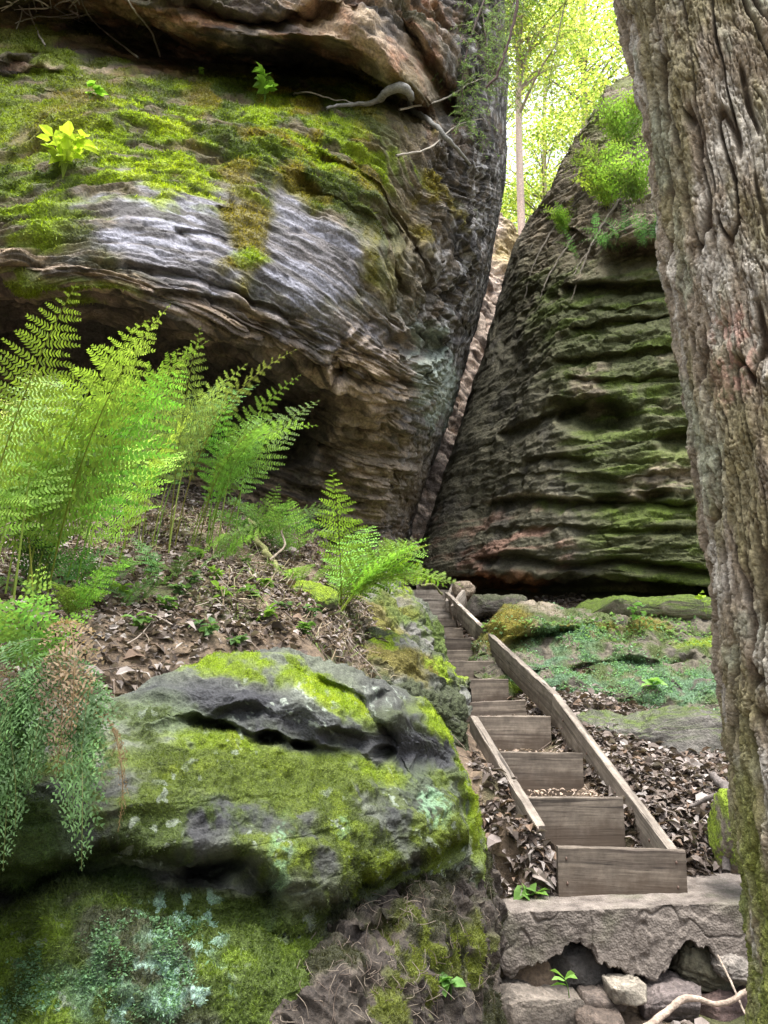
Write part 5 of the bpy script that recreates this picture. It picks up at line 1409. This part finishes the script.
for i, (pts, lb) in enumerate([
  ([(285,85),(305,98),(330,104),(352,108)], 'thin pale root leading left from the hooked grey root'),
  ([(398,115),(440,98),(470,80),(500,76)], 'thin curved rootlet rising right of the hooked root'),
  ([(395,160),(425,150),(452,130),(480,120)], 'thin rootlet lower on the cliff corner'),
  ([(140,62),(110,30),(88,8),(70,-20)], 'thin twig dangling over the left of the cliff top'),
  ([(40,50),(28,20),(32,-12)], 'leftmost thin twig hanging at the cliff top'),
  ([(160,58),(150,28),(135,4),(120,-20)], 'pale twig dangling into the dark hollow'),
  ([(100,20),(70,14),(40,22),(15,30)], 'twisted twig in the tangle at the upper left corner')]):
    root(pts, [.016, .012, .006], (.30,.27,.23), lb, cat='twig', name='hanging_twig', rk=CL, off=.10, n=26)
for i in range(16):
    x0, y0 = rr.uniform(0, 75), rr.uniform(-25, 14)
    root([(x0, y0), (x0 + rr.uniform(-18, 18), y0 + rr.uniform(2, 14)), (x0 + rr.uniform(-22, 22), y0 + rr.uniform(8, 30))], [.014, .006], (.40,.36,.33), 'pale dead rootlet in the tangle dangling at the upper left corner', cat='twig', name='hanging_twig', rk=CL, off=.08, n=14, group='tangle of dead rootlets')
for i, pts in enumerate([[(604,205),(575,235),(552,270),(540,300)],[(585,195),(556,225),(535,262),(524,300)],[(566,200),(545,222),(530,250)],[(610,225),(590,250),(572,272)],[(620,200),(600,230),(585,262),(572,300)]]):
    root(pts, [.03, .02, .010], (.17,.15,.12), 'thin brown root trailing down the left shoulder of the tall boulder', rk=BR, off=.04, group='roots trailing down the tall boulder', name='tree_root')
# bank roots
root([(250,520,7.8),(262,548,7.3),(272,560,7.1),(280,580,6.8)], [.03,.03,.02], (.20,.20,.08), 'mossy root bending down the bank left of the low fern', n=24)
root([(270,560,7.0),(285,545,7.2),(282,530,7.4),(300,522,7.5)], [.012,.01], (.26,.21,.16), 'thin bare root looping beside the mossy root', n=20)
root([(714,776,6.3),(726,790,6.0),(722,812,5.75),(732,838,5.6),(728,868,5.5)], [.03,.045,.04,.03], (.14,.12,.11), 'dark curved dead root beside the trunk above the leaf pile', n=30)
root([(690,806,6.2),(710,798,6.1),(728,792,6.0)], [.012,.02,.012], (.13,.11,.10), 'short dark stick crossing the curved dead root', cat='stick', name='dead_stick', n=20)
root([(646,1026,4.5),(668,1012,4.6),(690,998,4.65),(720,1003,4.6),(760,988,4.6)], [.018,.02,.016,.012], (.36,.28,.22), 'pale bent stick lying before the stones under the slab', cat='stick', name='dead_stick', n=40)
root([(718,955,4.95),(732,985,4.75),(748,1020,4.5)], [.006,.006], (.30,.24,.19), 'thin stalk leaning before the slab end beside the trunk', cat='stick', name='dead_stick', n=20)
root([(442,594,12.6),(432,585,12.3),(420,586,12)], [.02,.02], (.22,.22,.10), 'small mossy branch stub at the stair head', cat='branch', name='dead_branch', n=14)
mb = MB()
for i in range(260):
    p, n_ = surf(RS, rr.uniform(280, 500), rr.uniform(880, 1020), .004); a = rr.normal(size=3); a -= n_ * (a @ n_); a /= np.linalg.norm(a)
    q = p + a * rr.uniform(.03, .10); mid_ = (p + q) / 2 + n_ * .012 + rr.normal(size=3) * .008
    V, Fq = tube(smooth_path([p, mid_, q], 6), .0014, 4); mb.add(V, Fq, np.array([(.22,.18,.14),(.12,.09,.07)][i % 2]))
o = mb.build('rootlet_mat', M_DRY); o['kind'] = 'stuff'; o['label'] = 'fine rootlets matted over the soil mound'

# ================================================================ background trees
def crown_leaves(mb, cen, rad, n, size, cols, sd):
    r_ = np.random.default_rng(sd)
    nc = 46; cc = r_.normal(size=(nc, 3)); cc /= np.linalg.norm(cc, axis=1, keepdims=True); cc *= (r_.random((nc, 1)) ** .4) * .9
    k = r_.integers(0, nc, n); P = cc[k] + r_.normal(size=(n, 3)) * np.array([.17, .17, .07]); P = P * rad + cen
    a = r_.uniform(0, 6.28, n); el = r_.normal(0, .35, n)
    D = np.stack([np.cos(a) * np.cos(el), np.sin(a) * np.cos(el), np.sin(el)], -1)
    C_ = np.array(cols)[r_.integers(0, len(cols), n)] * r_.uniform(.7, 1.3, (n, 1)) * (.75 + .5 * r_.random((nc, 1)))[k]
    leaf_quads(P, D, size * r_.uniform(.6, 1.3, n), size * .6 * r_.uniform(.6, 1.3, n), np.clip(C_, .01, .9), mb, r_)
    return cc * rad + cen
YLW = [(.40,.48,.10),(.50,.55,.16),(.26,.38,.08),(.60,.60,.26),(.20,.30,.07)]
GRL = [(.12,.22,.05),(.18,.28,.06),(.24,.32,.06)]
def bg_tree(px, Y, top_py, rad, trunk_r, label, sd, cols, n=9000, size=.16, ccol=(.42,.33,.28), cpy=None, lean=0):
    p = U(px, 512, Y); gz = float(ground_z(p[0], p[1])); base = np.array([p[0], Y, gz])
    top = U(px + lean, top_py, Y)[2]; hh = top - gz
    e = empty('woodland_tree', base); tag(e, label, 'tree', 'trees in the woods beyond the crevice')
    dx = U(px + lean, top_py, Y)[0] - p[0]
    mb = MB(); pts = smooth_path([(0, 0, -.3), (dx * .3 + .1, 0, hh * .35), (dx * .7 - .1, .1, hh * .7), (dx, 0, hh * .98)], 24)
    V, Fq = tube(pts, np.linspace(trunk_r, trunk_r * .3, 24), 12); mb.add(V, Fq, np.array(ccol) * (1 + .4 * fbm(V, (4, 4, 1), 3, sd))[:, None]); mb.build('trunk', M_ROCKT, parent=e)
    cen = U(px + lean, cpy if cpy is not None else top_py, Y) - base
    mb = MB(); cc = crown_leaves(mb, cen, np.array(rad), n, size, cols, sd); mb.build('crown', M_CROWN, parent=e, smooth=False)
    mb = MB()
    for c_ in cc[::2]:
        a = pts[np.argmin(np.abs(pts[:, 2] - (c_[2] - rad[2] * .4)))]
        V, Fq = tube(smooth_path([a, (a + c_) / 2 + [0, 0, .3], c_], 8), np.linspace(.07, .015, 8), 5); mb.add(V, Fq, np.array(ccol) * .6)
    mb.build('limbs', M_ROCKT, parent=e)
bg_tree(521, 26, -60, (3.6, 3, 4.2), .22, 'slim pale-trunked tree standing in the bright gap behind the crevice', 801, YLW, 7500, .14, (.55,.42,.36), 20)
bg_tree(585, 34, -120, (4.5, 3.5, 5.5), .28, 'broad yellow-green tree right of the slim pale-trunked one', 802, YLW, 8500, .17, (.3,.25,.2), 60)
bg_tree(480, 38, -160, (5, 4, 6.5), .3, 'tall yellow-green tree behind the corner of the cliff', 803, YLW, 8500, .18, (.3,.25,.2), 60)
bg_tree(545, 46, 40, (6, 4, 5), .3, 'low bright tree filling the bottom of the gap', 804, YLW, 10000, .2, (.4,.32,.26), 170)
bg_tree(640, 30, -200, (4, 3.5, 6), .26, 'leafy tree mostly hidden behind the big trunk', 805, YLW, 7000, .16, (.5,.4,.34), 100)
bg_tree(500, 58, 60, (9, 5, 6), .3, 'farthest pale tree closing the view between the rocks', 806, YLW, 11000, .26, (.4,.32,.26), 240)
bg_tree(440, 24, -260, (2.8, 2, 2.8), .16, 'darker green tree leaning over the cliff corner', 807, GRL, 9000, .10, (.2,.16,.13), -40, lean=50)
bg_tree(430, 50, -60, (7, 5, 8), .3, 'tree hidden left behind the cliff', 808, YLW, 9000, .22, (.4,.32,.26), 100)

# hemlock sprays by the cliff corner
def spray(path, rad0, n_tw, tw_l, col, label, sd, needle=.055, name='hemlock_branch', group=None, droop=.5, dens=46, cat='branch', wcol=(.10,.07,.06)):
    r_ = np.random.default_rng(sd); P = smooth_path([U(*p) for p in path], 30); base = P[0].copy()
    e = empty(name, base); tag(e, label, cat, group); P = P - base
    mb = MB(); V, Fq = tube(P, np.linspace(rad0, rad0 * .3, 30), 6); mb.add(V, Fq, np.array(wcol))
    ml = MB()
    for i in range(n_tw):
        k = r_.integers(4, 30); a = r_.normal(size=3) * [1, 1, .35]; a /= np.linalg.norm(a); l = tw_l * r_.uniform(.4, 1.1)
        q = smooth_path([P[k], P[k] + a * l * .5 + [0, 0, -.05 * droop * l], P[k] + a * l + [0, 0, -droop * l]], 10)
        V, Fq = tube(q, np.linspace(.006, .002, 10), 3); mb.add(V, Fq, np.array(wcol) * 1.6)
        m = dens; t_ = r_.random(m) * 9; kk = t_.astype(int).clip(0, 8); B = q[kk] + (q[kk + 1] - q[kk]) * (t_ - kk)[:, None]
        ax = q[-1] - q[0]; ax /= np.linalg.norm(ax); s_ = np.cross(ax, [0, 0, 1.]); s_ /= np.linalg.norm(s_) + 1e-6
        D = s_ * np.where(r_.random(m) < .5, 1, -1)[:, None] + ax * .5 + r_.normal(size=(m, 3)) * .3; D /= np.linalg.norm(D, axis=1, keepdims=True)
        C_ = np.clip(np.array(col) * r_.uniform(.6, 1.5, (m, 1)), .01, .9)
        blades(B, D, np.full(m, needle) * r_.uniform(.6, 1.4, m), np.full(m, needle * .22), C_, ml, r_)
    mb.build('twigs', M_DRY, parent=e); ml.build('needles', M_LEAF, parent=e, smooth=False)
HG = (.16,.24,.10)
spray([(470,-60,12),(478,-10,11.8),(486,40,11.5),(490,90,11.3)], .03, 90, .8, HG, 'feathery evergreen branch drooping before the cliff corner', 901, group='evergreen sprays by the cliff corner')
spray([(540,-70,13),(520,-20,12.6),(508,30,12.2),(500,70,12)], .03, 90, .85, HG, 'feathery evergreen branch hanging in front of the bright gap, uppermost', 902, group='evergreen sprays by the cliff corner')
spray([(500,-40,11),(470,40,11),(462,90,11),(470,130,11)], .02, 50, .6, (.13,.2,.08), 'thin evergreen spray against the dark cliff corner', 903, group='evergreen sprays by the cliff corner')
spray([(600,-60,16),(570,-10,15.6),(555,50,15.2),(548,90,15)], .02, 60, .9, (.3,.38,.12), 'pale evergreen spray high in the bright gap', 904, group='evergreen sprays by the cliff corner')
spray([(640,190,14.2),(612,170,14.6),(590,160,14.9),(575,150,15)], .02, 90, .7, (.22,.24,.13), 'grey-green twiggy bush on top of the tall boulder', 905, needle=.04, name='twiggy_bush', droop=.1, cat='bush')
root([(520,-20,8.6),(514,20,8.6),(504,56,8.6),(497,76,8.6),(486,88,8.6)], [.022,.02,.016,.02,.01], (.07,.045,.04), 'dark bare branch crossing the bright gap at the top', cat='branch', name='bare_branch', n=30)
root([(486,86,8.6),(500,78,8.6),(512,88,8.6),(520,100,8.6)], [.006,.003], (.07,.05,.04), 'fine twig curling off the dark bare branch', cat='twig', name='bare_twig', n=20)
# ================================================================ world, light, camera
w = bpy.data.worlds.new('World'); SC.world = w; w.use_nodes = True
t = w.node_tree; bg = t.nodes['Background']
sky = t.nodes.new('ShaderNodeTexSky'); sky.sky_type = 'NISHITA'; sky.sun_disc = False
SUN_EL, SUN_AZ = R(76), R(160)   # azimuth clockwise from +Y
sky.sun_elevation = SUN_EL; sky.sun_rotation = SUN_AZ
sky.air_density = 1.0; sky.dust_density = 3.0; sky.ozone_density = 1.0
hs = t.nodes.new('ShaderNodeHueSaturation'); hs.inputs['Saturation'].default_value = .25
t.links.new(sky.outputs[0], hs.inputs['Color'])
# overcast veil: the dome is brightest overhead and dims towards the horizon
tc = t.nodes.new('ShaderNodeTexCoord'); sx = t.nodes.new('ShaderNodeSeparateXYZ'); t.links.new(tc.outputs['Generated'], sx.inputs[0])
gr_ = remap(t, sx.outputs[2], 0.0, .95, .30, 2.5)
t.links.new(mixc(t, 1.0, hs.outputs[0], gr_, 'MULTIPLY'), bg.inputs['Color'])
bg.inputs['Strength'].default_value = .15
sl = bpy.data.lights.new('sun', 'SUN'); sl.energy = 1.5; sl.angle = R(25); sl.color = (1, .96, .88)
so = bpy.data.objects.new('sun', sl); COL.objects.link(so)
sd_ = Vector((math.sin(SUN_AZ) * math.cos(SUN_EL), math.cos(SUN_AZ) * math.cos(SUN_EL), math.sin(SUN_EL)))
so.rotation_euler = sd_.to_track_quat('Z', 'Y').to_euler(); so.location = (0, -5, 30)
cam = bpy.data.cameras.new('camera'); co = bpy.data.objects.new('camera', cam); COL.objects.link(co)
cam.sensor_fit = 'VERTICAL'; cam.sensor_height = 36; cam.lens = 36 * F / 1024; cam.clip_start = .05; cam.clip_end = 2000
co.location = tuple(EYE); co.rotation_euler = (R(90) + PITCH, 0, 0); SC.camera = co
SC.view_settings.view_transform = 'Standard'; SC.view_settings.look = 'None'
SC.view_settings.exposure = 1.32
SC.view_settings.gamma = 1
SC.render.engine = 'CYCLES'
SC.cycles.use_denoising = True
try: SC.cycles.denoiser = 'OPENIMAGEDENOISE'
except Exception: pass
SC.cycles.max_bounces = 8; SC.cycles.diffuse_bounces = 4; SC.cycles.glossy_bounces = 2; SC.cycles.transmission_bounces = 4; SC.cycles.transparent_max_bounces = 8
